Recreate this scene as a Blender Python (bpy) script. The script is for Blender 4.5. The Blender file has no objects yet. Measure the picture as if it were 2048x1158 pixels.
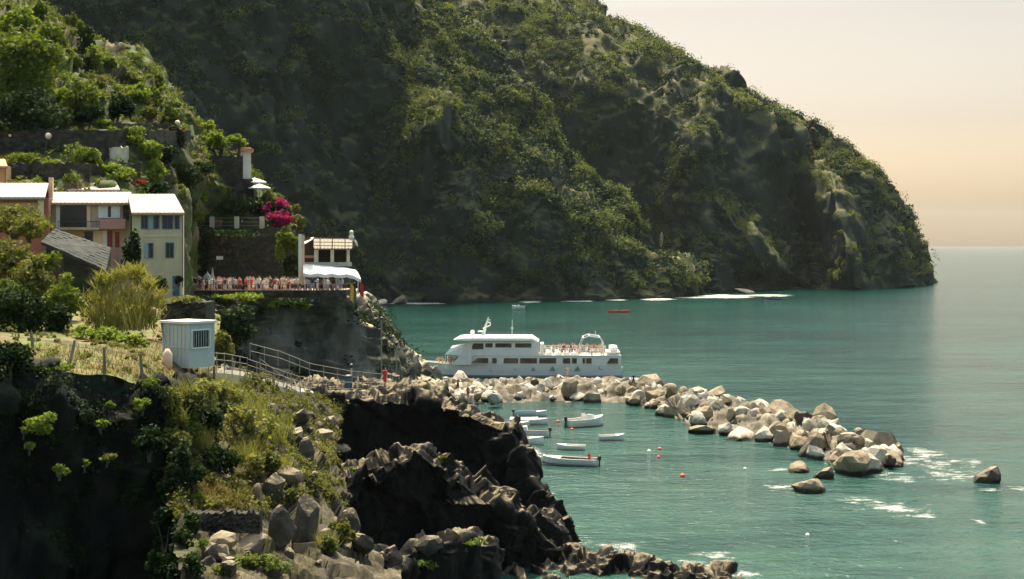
import bpy, bmesh, math, random
import numpy as np
from mathutils import Vector, Matrix
from mathutils.bvhtree import BVHTree

# ------------------------------------------------------------------ camera model (photo pixels 2048 x 1158)
F, CX, HY, EYE = 2844.4, 1024.0, 488.0, 20.5
RNG = random.Random(7)
NR = np.random.default_rng(11)
scene = bpy.context.scene
COL = scene.collection

def P(px, py, Y):
    return Vector(((px - CX) / F * Y, Y, EYE - (py - HY) / F * Y))
def W(px, py, z=0.0):
    return P(px, py, (EYE - z) * F / (py - HY))

cam_d = bpy.data.cameras.new('camera'); cam = bpy.data.objects.new('camera', cam_d); COL.objects.link(cam)
cam.location = (0, 0, EYE); cam.rotation_euler = (math.radians(90), 0, 0)
cam_d.sensor_width = 36; cam_d.lens = 50; cam_d.shift_y = -(579 - HY) / 2048
cam_d.clip_start = 0.5; cam_d.clip_end = 60000
scene.camera = cam

# ------------------------------------------------------------------ noise
_perm = np.random.default_rng(3).permutation(256); _perm = np.concatenate([_perm, _perm, _perm])
_grad = np.array([[1,1,0],[-1,1,0],[1,-1,0],[-1,-1,0],[1,0,1],[-1,0,1],[1,0,-1],[-1,0,-1],[0,1,1],[0,-1,1],[0,1,-1],[0,-1,-1]], float)
def perlin(p):
    p = np.asarray(p, float); i = np.floor(p).astype(int); f = p - i; i &= 255
    u = f * f * f * (f * (f * 6 - 15) + 10); out = 0
    for dx in (0, 1):
        for dy in (0, 1):
            for dz in (0, 1):
                h = _perm[_perm[_perm[i[:, 0] + dx] + i[:, 1] + dy] + i[:, 2] + dz] % 12
                d = (_grad[h] * (f - (dx, dy, dz))).sum(1)
                w = (u[:, 0] if dx else 1 - u[:, 0]) * (u[:, 1] if dy else 1 - u[:, 1]) * (u[:, 2] if dz else 1 - u[:, 2])
                out = out + w * d
    return out
def fbm(p, oct=4, ridged=False, gain=.5):
    s, a, t = 0, 1.0, 0; q = np.array(p, float)
    for k in range(oct):
        n = perlin(q + 17.3 * k)
        if ridged: n = 1 - 2 * np.abs(n) * 1.6
        s = s + a * n; t += a; a *= gain; q = q * 2.03
    return s / t

def cells(p, seed=0):
    """blocky (Worley) heights: every cell has its own height and tilt"""
    p = np.asarray(p, float); i = np.floor(p).astype(int); best = np.full(len(p), 9e9); hv = np.zeros(len(p))
    for dx in (-1, 0, 1):
        for dy in (-1, 0, 1):
            for dz in (-1, 0, 1):
                c = i + (dx, dy, dz); q = c & 255
                h1 = _perm[_perm[_perm[q[:, 0]] + q[:, 1]] + q[:, 2]]; h2 = _perm[h1 + 91]; h3 = _perm[h2 + 37]; h4 = _perm[h3 + 11]
                o = np.stack([h1, h2, h3], 1) / 255.0
                r = p - c - o; d = (r * r).sum(1); m = d < best
                val = h4 / 127.5 - 1 + (r * (np.stack([h2, h3, h4], 1) / 127.5 - 1)).sum(1) * .55
                best = np.where(m, d, best); hv = np.where(m, val, hv)
    return hv

# ------------------------------------------------------------------ materials
MATS = {}
def new_mat(name):
    m = bpy.data.materials.new(name); m.use_nodes = True
    nt = m.node_tree; nt.nodes.clear()
    out = nt.nodes.new('ShaderNodeOutputMaterial')
    MATS[name] = m
    return m, nt, out
def N(nt, t, **kw):
    n = nt.nodes.new(t)
    for k, v in kw.items(): setattr(n, k, v)
    return n
def ramp(nt, stops):
    r = N(nt, 'ShaderNodeValToRGB')
    while len(r.color_ramp.elements) < len(stops): r.color_ramp.elements.new(.5)
    for e, (p, c) in zip(r.color_ramp.elements, stops):
        e.position = p; e.color = (*c, 1) if len(c) == 3 else c
    return r
def coords(nt, world=True):
    if world: return N(nt, 'ShaderNodeNewGeometry').outputs['Position']
    return N(nt, 'ShaderNodeTexCoord').outputs['Object']
def noise(nt, co, scale, detail=5, rough=.6, stretch=None):
    if stretch:
        mp = N(nt, 'ShaderNodeMapping'); mp.inputs['Scale'].default_value = stretch
        nt.links.new(co, mp.inputs['Vector']); co = mp.outputs['Vector']
    n = N(nt, 'ShaderNodeTexNoise'); n.inputs['Scale'].default_value = scale
    n.inputs['Detail'].default_value = detail; n.inputs['Roughness'].default_value = rough
    nt.links.new(co, n.inputs['Vector']); return n
def mixc(nt, fac, a, b, blend='MIX'):
    m = N(nt, 'ShaderNodeMix', data_type='RGBA', blend_type=blend)
    for s, v in ((0, fac), (6, a), (7, b)):
        if hasattr(v, 'links'): nt.links.new(v, m.inputs[s])
        elif s == 0: m.inputs[0].default_value = v
        else: m.inputs[s].default_value = (*v, 1)
    return m.outputs[2]
def vmap(nt, v, a, b, c=0, d=1):
    m = N(nt, 'ShaderNodeMapRange'); nt.links.new(v, m.inputs[0])
    m.inputs[1].default_value, m.inputs[2].default_value, m.inputs[3].default_value, m.inputs[4].default_value = a, b, c, d
    return m.outputs[0]

def rock_mat(name, stops, scale, patch=None, ledge=None, bump=.5, bscale=None, world=True, stretch=(1, 1, .45), rough=.9, bdist=.3, tide=False):
    """rock with mottled colour; patch=(colour, scale, lo, hi) moss / stains; ledge=(colour, lo, hi) sunlit tone painted on flat tops, along with turf or lichen"""
    m, nt, out = new_mat(name); co = coords(nt, world)
    n = noise(nt, co, scale, 8, .65, stretch); r = ramp(nt, stops); nt.links.new(n.outputs[0], r.inputs[0]); c = r.outputs[0]
    if patch:
        n2 = noise(nt, co, patch[1], 6, .7); c = mixc(nt, vmap(nt, n2.outputs[0], patch[2], patch[3]), c, patch[0])
    if ledge:
        sx = N(nt, 'ShaderNodeSeparateXYZ'); nt.links.new(N(nt, 'ShaderNodeNewGeometry').outputs['Normal'], sx.inputs[0])
        n3 = noise(nt, co, scale * 2.2, 5, .7)
        ad = N(nt, 'ShaderNodeMath', operation='MULTIPLY_ADD'); nt.links.new(n3.outputs[0], ad.inputs[0]); ad.inputs[1].default_value = .9
        nt.links.new(sx.outputs[2], ad.inputs[2])
        c = mixc(nt, vmap(nt, ad.outputs[0], ledge[1], ledge[2]), c, ledge[0])  # upward normals take the lighter colour, so sunlit tops are painted in
    b = N(nt, 'ShaderNodeBsdfPrincipled'); b.inputs['Roughness'].default_value = rough
    b.inputs['Specular IOR Level'].default_value = .2
    if tide:   # weed and wet stone along the waterline
        sz = N(nt, 'ShaderNodeSeparateXYZ'); nt.links.new(coords(nt, True), sz.inputs[0]); nw = noise(nt, coords(nt, True), .9, 4, .6)
        aw = N(nt, 'ShaderNodeMath', operation='MULTIPLY_ADD'); nt.links.new(nw.outputs[0], aw.inputs[0]); aw.inputs[1].default_value = -.7; nt.links.new(sz.outputs[2], aw.inputs[2])
        c = mixc(nt, vmap(nt, aw.outputs[0], -.05, .2), (.03, .028, .018), c)
    nt.links.new(c, b.inputs['Base Color'])
    nb = noise(nt, co, bscale or scale * 3, 8, .7, stretch)
    bp = N(nt, 'ShaderNodeBump'); bp.inputs['Strength'].default_value = bump; bp.inputs['Distance'].default_value = bdist
    nt.links.new(nb.outputs[0], bp.inputs['Height']); nt.links.new(bp.outputs[0], b.inputs['Normal'])
    nt.links.new(b.outputs[0], out.inputs[0]); return m

def plain(name, col, rough=.6, var=.12, scale=3, metal=0, bump=0, stain=None, spec=.4, world=False):
    """paint / plaster / fabric: slight mottling, optional stain=(colour, scale, lo, hi)"""
    m, nt, out = new_mat(name); co = coords(nt, world)
    n = noise(nt, co, scale, 6, .65)
    lo = tuple(x * (1 - var) for x in col); hi = tuple(min(1, x * (1 + var)) for x in col)
    r = ramp(nt, [(.3, lo), (.7, hi)]); nt.links.new(n.outputs[0], r.inputs[0]); c = r.outputs[0]
    if stain:
        n2 = noise(nt, co, stain[1], 6, .7, (1, 1, .35)); c = mixc(nt, vmap(nt, n2.outputs[0], stain[2], stain[3]), c, stain[0])
    b = N(nt, 'ShaderNodeBsdfPrincipled'); b.inputs['Roughness'].default_value = rough; b.inputs['Metallic'].default_value = metal
    b.inputs['Specular IOR Level'].default_value = spec
    nt.links.new(c, b.inputs['Base Color'])
    if bump:
        bp = N(nt, 'ShaderNodeBump'); bp.inputs['Strength'].default_value = bump; bp.inputs['Distance'].default_value = .05
        nb = noise(nt, co, scale * 6, 6, .7); nt.links.new(nb.outputs[0], bp.inputs['Height']); nt.links.new(bp.outputs[0], b.inputs['Normal'])
    nt.links.new(b.outputs[0], out.inputs[0]); return m

def leaf_mat(name, a, b_, scale=.5, trans=.35, warm=None):
    m, nt, out = new_mat(name); co = coords(nt, True)
    n = noise(nt, co, scale, 4, .7); r = ramp(nt, [(.33, a), (.66, b_)]); nt.links.new(n.outputs[0], r.inputs[0]); c = r.outputs[0]
    n2 = noise(nt, co, scale * 7, 3, .7)
    if warm: c = mixc(nt, vmap(nt, n2.outputs[0], .5, .75), c, warm)
    c = mixc(nt, vmap(nt, n2.outputs[0], .3, .6, 0, .6), c, tuple(x * .55 for x in a))
    d = N(nt, 'ShaderNodeBsdfPrincipled'); d.inputs['Roughness'].default_value = .75; d.inputs['Specular IOR Level'].default_value = .12
    nt.links.new(c, d.inputs['Base Color'])
    t = N(nt, 'ShaderNodeBsdfTranslucent')
    nt.links.new(mixc(nt, 1, c, (1.25, 1.2, .5), 'MULTIPLY'), t.inputs[0])
    mx = N(nt, 'ShaderNodeMixShader'); mx.inputs[0].default_value = trans
    nt.links.new(d.outputs[0], mx.inputs[1]); nt.links.new(t.outputs[0], mx.inputs[2]); nt.links.new(mx.outputs[0], out.inputs[0])
    return m

def glass_mat(name, col=(.012, .018, .022)):
    return plain(name, col, .12, .2, 1.5, spec=.6)

# ------------------------------------------------------------------ object helpers
def tag(o, label=None, cat=None, group=None, kind=None):
    for k, v in (('label', label), ('category', cat), ('group', group), ('kind', kind)):
        if v: o[k] = v
    return o
def empty(name, loc, rz=0, label=None, cat=None, group=None):
    o = bpy.data.objects.new(name, None); COL.objects.link(o); o.location = loc; o.rotation_euler = (0, 0, rz)
    o.empty_display_size = .2
    return tag(o, label, cat, group)
def root_loc(o):
    while o.parent: o = o.parent
    return Vector(o.location)
def mesh_obj(name, verts, faces, mat, parent=None, smooth=False, local=False):
    """verts in world metres unless local (then in the root's frame)"""
    v = np.asarray(verts, float).reshape(-1, 3)
    if parent is not None and not local: v = v - np.array(root_loc(parent))
    me = bpy.data.meshes.new(name)
    if isinstance(faces, np.ndarray):
        k = faces.shape[1]; me.vertices.add(len(v)); me.vertices.foreach_set('co', v.ravel())
        me.loops.add(faces.size); me.loops.foreach_set('vertex_index', faces.ravel().astype(np.int32))
        me.polygons.add(len(faces)); me.polygons.foreach_set('loop_start', np.arange(0, faces.size, k, dtype=np.int32))
        me.polygons.foreach_set('loop_total', np.full(len(faces), k, np.int32)); me.update(calc_edges=True); me.validate()
    else:
        me.from_pydata(v.tolist(), [], faces); me.update()
    if smooth: me.polygons.foreach_set('use_smooth', np.ones(len(me.polygons), bool))
    for m in (mat if isinstance(mat, (list, tuple)) else [mat]):
        me.materials.append(MATS[m] if isinstance(m, str) else m)
    o = bpy.data.objects.new(name, me); COL.objects.link(o)
    if parent is not None: o.parent = parent
    return o
def children(o): return [c for c in bpy.data.objects if c.parent == o]
KIDS = {}
def copy_tree(o, parent=None):
    c = o.copy(); COL.objects.link(c)
    if parent is not None: c.parent = parent
    for ch in KIDS.setdefault(o.name, children(o)): copy_tree(ch, c)
    return c

class MB:
    def __init__(s): s.v = []; s.f = []
    def add(s, v, f):
        b = len(s.v); s.v += [tuple(x) for x in v]; s.f += [tuple(b + i for i in q) for q in f]; return s
    def hexa(s, p):   # p: bottom 4 (ccw) + top 4
        return s.add(p, [(3, 2, 1, 0), (4, 5, 6, 7), (0, 1, 5, 4), (1, 2, 6, 5), (2, 3, 7, 6), (3, 0, 4, 7)])
    def box(s, x0, x1, y0, y1, z0, z1):
        return s.hexa([(x0, y0, z0), (x1, y0, z0), (x1, y1, z0), (x0, y1, z0), (x0, y0, z1), (x1, y0, z1), (x1, y1, z1), (x0, y1, z1)])
    def prism(s, poly, d):   # polygon (3-D points) pushed along vector d
        n = len(poly); a = [Vector(p) for p in poly]; b = [p + Vector(d) for p in a]
        return s.add(a + b, [tuple(range(n))[::-1], tuple(range(n, 2 * n))] + [(i, (i + 1) % n, n + (i + 1) % n, n + i) for i in range(n)])
    def tube(s, pts, r, n=6, cap=True):
        pts = [Vector(p) for p in pts]; rs = r if isinstance(r, (list, tuple)) else [r] * len(pts); rings = []
        for i, p in enumerate(pts):
            t = (pts[min(i + 1, len(pts) - 1)] - pts[max(i - 1, 0)]).normalized()
            u = t.cross(Vector((0, 0, 1)) if abs(t.z) < .9 else Vector((1, 0, 0))).normalized(); w = t.cross(u)
            rings.append([p + (u * math.cos(2 * math.pi * k / n) + w * math.sin(2 * math.pi * k / n)) * rs[i] for k in range(n)])
        f = []
        for i in range(len(pts) - 1):
            for k in range(n): f.append((i * n + k, i * n + (k + 1) % n, (i + 1) * n + (k + 1) % n, (i + 1) * n + k))
        if cap: f += [tuple(range(n))[::-1], tuple(range((len(pts) - 1) * n, len(pts) * n))]
        return s.add([p for r_ in rings for p in r_], f)
    def lathe(s, c, prof, n=12):  # prof: (radius, z)
        c = Vector(c); v = []; f = []
        for r, z in prof:
            for k in range(n): v.append(c + Vector((r * math.cos(2 * math.pi * k / n), r * math.sin(2 * math.pi * k / n), z)))
        for i in range(len(prof) - 1):
            for k in range(n): f.append((i * n + k, i * n + (k + 1) % n, (i + 1) * n + (k + 1) % n, (i + 1) * n + k))
        f += [tuple(range(n))[::-1], tuple(range((len(prof) - 1) * n, len(prof) * n))]
        return s.add(v, f)
    def grid(s, rows):  # list of equal-length rows of points
        m = len(rows[0]); return s.add([p for r in rows for p in r], [(i * m + j, i * m + j + 1, (i + 1) * m + j + 1, (i + 1) * m + j) for i in range(len(rows) - 1) for j in range(m - 1)])
    def build(s, name, mat, parent=None, smooth=False, local=False, bevel=0):
        o = mesh_obj(name, s.v, s.f, mat, parent, smooth, local)
        bm = bmesh.new(); bm.from_mesh(o.data); bmesh.ops.recalc_face_normals(bm, faces=bm.faces)
        if bevel: bmesh.ops.bevel(bm, geom=bm.edges[:], offset=bevel, segments=2, affect='EDGES', clamp_overlap=True)
        bm.to_mesh(o.data); bm.free(); return o

# ------------------------------------------------------------------ lofted land sheets
LAND = {}
def resample(pts, n):
    a = np.array([tuple(p) for p in pts]); d = np.r_[0, np.cumsum(np.linalg.norm(np.diff(a, axis=0), axis=1))]; d /= d[-1]
    t = np.linspace(0, 1, n)
    # smooth (pchip-like) interpolation of the polyline
    out = np.stack([np.interp(t, d, a[:, k]) for k in range(3)], 1)
    return out
def smooth1(a, it, axis):
    for _ in range(it):
        b = a.copy(); s = [slice(None)] * 3
        def S(x): q = list(s); q[axis] = x; return tuple(q)
        b[S(slice(1, -1))] = .25 * a[S(slice(0, -2))] + .5 * a[S(slice(1, -1))] + .25 * a[S(slice(2, None))]
        a = b
    return a
def loft(name, rows, nu, nvs, mat, disp, smooth_it=(4, 2), flat=False):
    """rows: list of polylines of (px,py,Y) or Vectors; nvs: segments between successive rows; disp: [(size_m, amp, (sx,sy,sz), ridged)]"""
    R = [resample([p if isinstance(p, Vector) else P(*p) for p in r], nu) for r in rows]
    g = [R[0][None]]
    for i, nv in enumerate(nvs):
        t = np.linspace(0, 1, nv + 1)[1:, None, None]; g.append(R[i][None] * (1 - t) + R[i + 1][None] * t)
    g = np.concatenate(g, 0)
    if smooth_it: g = smooth1(smooth1(g, smooth_it[0], 0), smooth_it[1], 1)
    nv_, nu_ = g.shape[:2]
    du = np.gradient(g, axis=1); dv = np.gradient(g, axis=0); nn = np.cross(du, dv); nn /= np.linalg.norm(nn, axis=2, keepdims=True) + 1e-9
    nn = smooth1(smooth1(nn, 8, 0), 8, 1); nn /= np.linalg.norm(nn, axis=2, keepdims=True) + 1e-9
    p = g.reshape(-1, 3); nrm = nn.reshape(-1, 3); h = 0
    for k, (size, amp, st, rid) in enumerate(disp):
        q = p * np.array(st) / size + 31.7 * k + len(name)
        h = h + amp * (cells(q) if rid == 'c' else fbm(q, 3, rid))
    h = np.asarray(h); h = h - h.mean()
    p = p + nrm * h[:, None]
    idx = np.arange(nv_ * nu_).reshape(nv_, nu_)
    f = np.stack([idx[:-1, :-1].ravel(), idx[:-1, 1:].ravel(), idx[1:, 1:].ravel(), idx[1:, :-1].ravel()], 1)
    o = mesh_obj(name, p, f, mat, smooth=not flat); o['kind'] = 'structure'
    LAND[name] = (p.reshape(nv_, nu_, 3), o)
    return o
BVH = {}
def hit(px, py, only=None):
    """the land (or water) point seen at a pixel of the photograph"""
    o = Vector((0, 0, EYE)); d = (P(px, py, 1) - o).normalized(); best = None
    for k, (g, ob) in LAND.items():
        if only and k not in only: continue
        if k not in BVH: BVH[k] = BVHTree.FromPolygons([tuple(v.co) for v in ob.data.vertices], [tuple(q.vertices) for q in ob.data.polygons])
        h = BVH[k].ray_cast(o, d)
        if h[0] is not None and (best is None or h[3] < best[1]): best = (h[0], h[3])
    return best[0] if best else (W(px, py) if py > HY + 8 else P(px, py, 160))
def drop(x, y, z0=200, only=None, default=0):
    best = None
    for k, (g, ob) in LAND.items():
        if only and k not in only: continue
        if k not in BVH: BVH[k] = BVHTree.FromPolygons([tuple(v.co) for v in ob.data.vertices], [tuple(q.vertices) for q in ob.data.polygons])
        h = BVH[k].ray_cast(Vector((x, y, z0)), Vector((0, 0, -1)))
        if h[0] is not None and (best is None or h[0].z > best): best = h[0].z
    return default if best is None else best

# ------------------------------------------------------------------ foliage: many leaf faces through a volume
def leaves(clumps, n, size, seed, up=.35, shell=.55):
    """clumps: [(centre, (rx,ry,rz))]; n leaves each -> verts, faces (quads)"""
    g = np.random.default_rng(seed); cs = np.array([tuple(c[0]) for c in clumps]); rs = np.array([tuple(c[1]) for c in clumps])
    k = len(cs) * n; ci = np.repeat(np.arange(len(cs)), n)
    d = g.normal(size=(k, 3)); d /= np.linalg.norm(d, axis=1, keepdims=True)
    r = shell + (1 - shell) * g.random(k) ** .8; r *= 1 + .18 * g.normal(size=k).clip(-1.5, 1.5)
    c = cs[ci] + d * r[:, None] * rs[ci]
    nrm = d * .6 + g.normal(size=(k, 3)) * .7 + np.array([0, 0, up]); nrm /= np.linalg.norm(nrm, axis=1, keepdims=True)
    t = np.cross(nrm, g.normal(size=(k, 3))); t /= np.linalg.norm(t, axis=1, keepdims=True); b = np.cross(nrm, t)
    s = size * (.6 + .8 * g.random(k))[:, None]; w = .5 + .4 * g.random(k)[:, None]
    v = np.stack([c - t * s, c - b * s * w, c + t * s, c + b * s * w], 1).reshape(-1, 3)
    return v, np.arange(4 * k).reshape(-1, 4)
def crown_clumps(c, rx, ry, rz, k, seed, cs=.45):
    """lumpy crown: sub-clumps scattered through an ellipsoid"""
    g = random.Random(seed); out = []
    for i in range(k):
        while True:
            d = Vector((g.uniform(-1, 1), g.uniform(-1, 1), g.uniform(-1, 1)))
            if .25 < d.length < 1: break
        q = cs * g.uniform(.65, 1.25)
        out.append((Vector(c) + Vector((d.x * rx, d.y * ry, d.z * rz)) * (1 - q * .6), (rx * q, ry * q, rz * q * .9)))
    return out
# ------------------------------------------------------------------ sky, sun, air
SUN_AZ, SUN_EL = math.radians(-10), math.radians(61)      # to the right of the view, behind the headland
to_sun = Vector((math.sin(SUN_AZ) * math.cos(SUN_EL), math.cos(SUN_AZ) * math.cos(SUN_EL), math.sin(SUN_EL)))
sd = bpy.data.lights.new('sun', 'SUN'); so = bpy.data.objects.new('sun', sd); COL.objects.link(so)
sd.energy = 4.0; sd.angle = math.radians(.53); sd.color = (1, .885, .70)
so.rotation_euler = (-to_sun).to_track_quat('-Z', 'Y').to_euler(); so.location = (0, 0, 300)
world = bpy.data.worlds.new('World'); scene.world = world; world.use_nodes = True
wn = world.node_tree; bg = wn.nodes['Background']
sky = wn.nodes.new('ShaderNodeTexSky'); sky.sky_type = 'NISHITA'; sky.sun_disc = False
sky.sun_elevation = SUN_EL; sky.sun_rotation = SUN_AZ
sky.air_density = 1.0; sky.dust_density = 5.0; sky.ozone_density = 1.0; sky.altitude = 0
mx = wn.nodes.new('ShaderNodeMix'); mx.data_type = 'RGBA'; mx.blend_type = 'MULTIPLY'; mx.inputs[0].default_value = 1
wn.links.new(sky.outputs[0], mx.inputs[6]); mx.inputs[7].default_value = (1, 1, 1, 1)
# hazy summer sky: bright cream towards the horizon, unseen zenith raised to fill shade
tc = wn.nodes.new('ShaderNodeTexCoord'); sx = wn.nodes.new('ShaderNodeSeparateXYZ'); wn.links.new(tc.outputs['Generated'], sx.inputs[0])
cr = wn.nodes.new('ShaderNodeValToRGB'); wn.links.new(sx.outputs[2], cr.inputs[0])
for p_, c_ in ((0, (.95, .665, .48)), (.024, (.53, .44, .365)), (.083, (.31, .27, .24)), (.16, (.25, .215, .18)), (.32, (.40, .40, .35)), (.6, (.46, .50, .42))):
    e = cr.color_ramp.elements[0] if p_ == 0 else cr.color_ramp.elements[-1] if p_ == .6 else cr.color_ramp.elements.new(p_)
    e.position = p_; e.color = (*c_, 1)
ml = wn.nodes.new('ShaderNodeVectorMath'); ml.operation = 'SCALE'; ml.inputs['Scale'].default_value = 5.2; wn.links.new(cr.outputs[0], ml.inputs[0]); wn.links.new(ml.outputs[0], mx.inputs[7])
wn.links.new(mx.outputs[2], bg.inputs[0]); bg.inputs[1].default_value = .058
vs = scene.view_settings; vs.view_transform = 'Standard'; vs.look = 'None'; vs.gamma = 1; vs.exposure = 1.28; vs.use_curve_mapping = False
cy = scene.cycles; cy.use_denoising = True; cy.max_bounces = 6; cy.diffuse_bounces = 2; cy.glossy_bounces = 3; cy.transmission_bounces = 3
cy.transparent_max_bounces = 8; cy.volume_bounces = 0; cy.filter_width = 1.5; cy.caustics_reflective = False; cy.caustics_refractive = False
cy.sample_clamp_indirect = 4; cy.sample_clamp_direct = 0
# ------------------------------------------------------------------ materials of the place
rock_mat('headland_rock', [(.25, (0.0075, 0.0142, 0.0120)), (.44, (0.0188, 0.0285, 0.0232)), (.6, (0.0319, 0.0394, 0.0319)), (.8, (0.0356, 0.0375, 0.0281))], .085,
         patch=((.014, .026, .014), .05, .48, .62), ledge=((.12, .112, .05), .72, 1.15), bump=.9, bscale=.55, bdist=1.6, stretch=(1, 1, .4))
rock_mat('hill_soil', [(.3, (.02, .024, .012)), (.5, (.06, .052, .028)), (.7, (.16, .11, .068))], .25,
         patch=((.07, .10, .022), .35, .45, .6), bump=.7, bdist=.4)
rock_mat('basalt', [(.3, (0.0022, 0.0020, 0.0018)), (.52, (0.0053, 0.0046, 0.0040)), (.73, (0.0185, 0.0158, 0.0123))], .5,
         ledge=((.29, .23, .14), 1.28, 1.6), bump=.8, bdist=.25)  # pale tops painted as sunlit edges over near-black faces
rock_mat('dark_cliff', [(.3, (0.0023, 0.0023, 0.0019)), (.5, (0.0060, 0.0056, 0.0045)), (.7, (0.0263, 0.0232, 0.0188))], .35,
         patch=((.012, .02, .008), .3, .5, .62), bump=.8, bdist=.3)
rock_mat('crag_rock', [(.34, (0.0107, 0.0107, 0.0089)), (.47, (0.0327, 0.0327, 0.0268)), (.57, (0.1011, 0.0982, 0.0821)), (.74, (0.2261, 0.2112, 0.1785))], .13,
         patch=((.022, .03, .014), .2, .5, .62), ledge=((.34, .28, .19), 1.1, 1.4), bump=.9, bdist=.4)
rock_mat('dry_turf', [(.3, (.035, .035, .013)), (.5, (.11, .085, .036)), (.72, (.22, .155, .075))], .4,
         patch=((.10, .13, .03), .5, .46, .6), bump=.6, bdist=.2)
rock_mat('scree', [(.3, (.018, .015, .011)), (.5, (.06, .048, .03)), (.7, (.20, .16, .10))], .6,
         patch=((.06, .07, .02), .7, .55, .66), bump=.8, bdist=.25)
rock_mat('rubble_core', [(.3, (.03, .026, .02)), (.5, (.12, .10, .075)), (.7, (.30, .265, .20))], .6, bump=.8, bdist=.2, stretch=(1, 1, 1))
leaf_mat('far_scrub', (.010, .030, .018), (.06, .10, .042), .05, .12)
leaf_mat('lit_crest_scrub', (.075, .105, .03), (.23, .25, .08), .06, .35)  # lighter copy of the far scrub, sunlight painted into the crest clumps
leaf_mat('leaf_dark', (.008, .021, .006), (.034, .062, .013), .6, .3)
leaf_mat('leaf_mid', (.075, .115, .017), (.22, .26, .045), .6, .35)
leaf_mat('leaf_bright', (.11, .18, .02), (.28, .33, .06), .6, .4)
leaf_mat('leaf_olive', (.085, .10, .024), (.22, .225, .06), .6, .35, warm=(.25, .19, .06))
leaf_mat('reed_green', (.15, .165, .05), (.34, .34, .13), .7, .4, warm=(.36, .28, .12))
leaf_mat('cane_gold', (.16, .17, .045), (.34, .33, .12), .7, .4, warm=(.42, .26, .10))
leaf_mat('dry_grass', (.12, .105, .035), (.29, .21, .09), .6, .4)
leaf_mat('magenta', (.22, .012, .09), (.50, .03, .20), 1.0, .35)
leaf_mat('red_flower', (.35, .02, .015), (.55, .04, .03), 1.0, .3)

# ------------------------------------------------------------------ water
def water():
    m, nt, out = new_mat('sea'); co = coords(nt, True)
    b = N(nt, 'ShaderNodeBsdfPrincipled')
    n0 = noise(nt, co, .012, 4, .6); n1 = noise(nt, co, .09, 8, .75, (.4, 1, 1))
    # green shallows under the cliffs, bluer offshore
    r = ramp(nt, [(.35, (.001, .022, .019)), (.65, (.006, .042, .035))]); nt.links.new(n0.outputs[0], r.inputs[0])
    r1 = ramp(nt, [(.38, (.5, .6, .64)), (.62, (1.4, 1.3, 1.25))]); nt.links.new(n1.outputs[0], r1.inputs[0])
    c = mixc(nt, 1, r.outputs[0], r1.outputs[0], 'MULTIPLY'); sp = N(nt, 'ShaderNodeSeparateXYZ'); nt.links.new(co, sp.inputs[0])
    c = mixc(nt, vmap(nt, sp.outputs[1], 110, 330), mixc(nt, 1, c, (6.5, 1.9, 1.85), 'MULTIPLY'), c)     # paler and redder towards the near water
    nt.links.new(c, b.inputs['Base Color'])
    b.inputs['Roughness'].default_value = .13; b.inputs['IOR'].default_value = 1.33; b.inputs['Specular IOR Level'].default_value = .07
    def bump(scale, stretch, dist, strength, prev=None, detail=3):
        nn = noise(nt, co, scale, detail, .55, stretch); bp = N(nt, 'ShaderNodeBump'); bp.inputs['Distance'].default_value = dist; bp.inputs['Strength'].default_value = strength
        nt.links.new(nn.outputs[0], bp.inputs['Height'])
        if prev: nt.links.new(prev.outputs[0], bp.inputs['Normal'])
        return bp
    b1 = bump(.10, (.6, 1, 1), .55, 1.0); b2 = bump(.45, (.7, 1, 1), .5, 1.0, b1); b3 = bump(1.6, (.8, 1, 1), .26, 1.0, b2)
    nt.links.new(b3.outputs[0], b.inputs['Normal'])
    nt.links.new(b.outputs[0], out.inputs[0])
water()
R_ = 12000.0
rings = [0, 60, 120, 250, 500, 1000, 2500, 6000, R_]; V = [(0, 0, 0)]; Fc = []; n_ = 96
for r in rings[1:]:
    V += [(r * math.cos(2 * math.pi * k / n_), r * math.sin(2 * math.pi * k / n_), 0) for k in range(n_)]
Fc += [(0, 1 + k, 1 + (k + 1) % n_) for k in range(n_)]
for i in range(len(rings) - 2):
    for k in range(n_):
        a, b_ = 1 + i * n_ + k, 1 + i * n_ + (k + 1) % n_; Fc.append((a, a + n_, b_ + n_, b_))
sea = mesh_obj('water', V, Fc, 'sea'); sea['kind'] = 'structure'

def air():
    m, nt, out = new_mat('air'); v = N(nt, 'ShaderNodeVolumePrincipled')
    v.inputs['Color'].default_value = (.86, .94, .92, 1); v.inputs['Density'].default_value = .00002; v.inputs['Anisotropy'].default_value = .2
    nt.links.new(v.outputs[0], out.inputs['Volume'])
    o = MB().box(-12600, 12600, -12600, 12600, -14, 300).build('haze', 'air'); o['kind'] = 'stuff'
air()

# ------------------------------------------------------------------ headland
def steep(base, row, k=.62): return [(x, y, b[2] + (Y - b[2]) * k) for (x, y, Y), b in zip(row, base)]
def shift(pts, dY, py=None, dpx=0): return [(a + dpx, b if py is None else py, Y + dY) for a, b, Y in pts]
D_FAR = [(80, 6, (1, 1, .3), True), (30, 3.2, (1, 1, .55), True), (15, 2.2, (1, 1, .7), 'c'), (7, 1.3, (1, 1, .8), 'c'), (5, 1.5, (1, 1, 1), False)]
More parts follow.
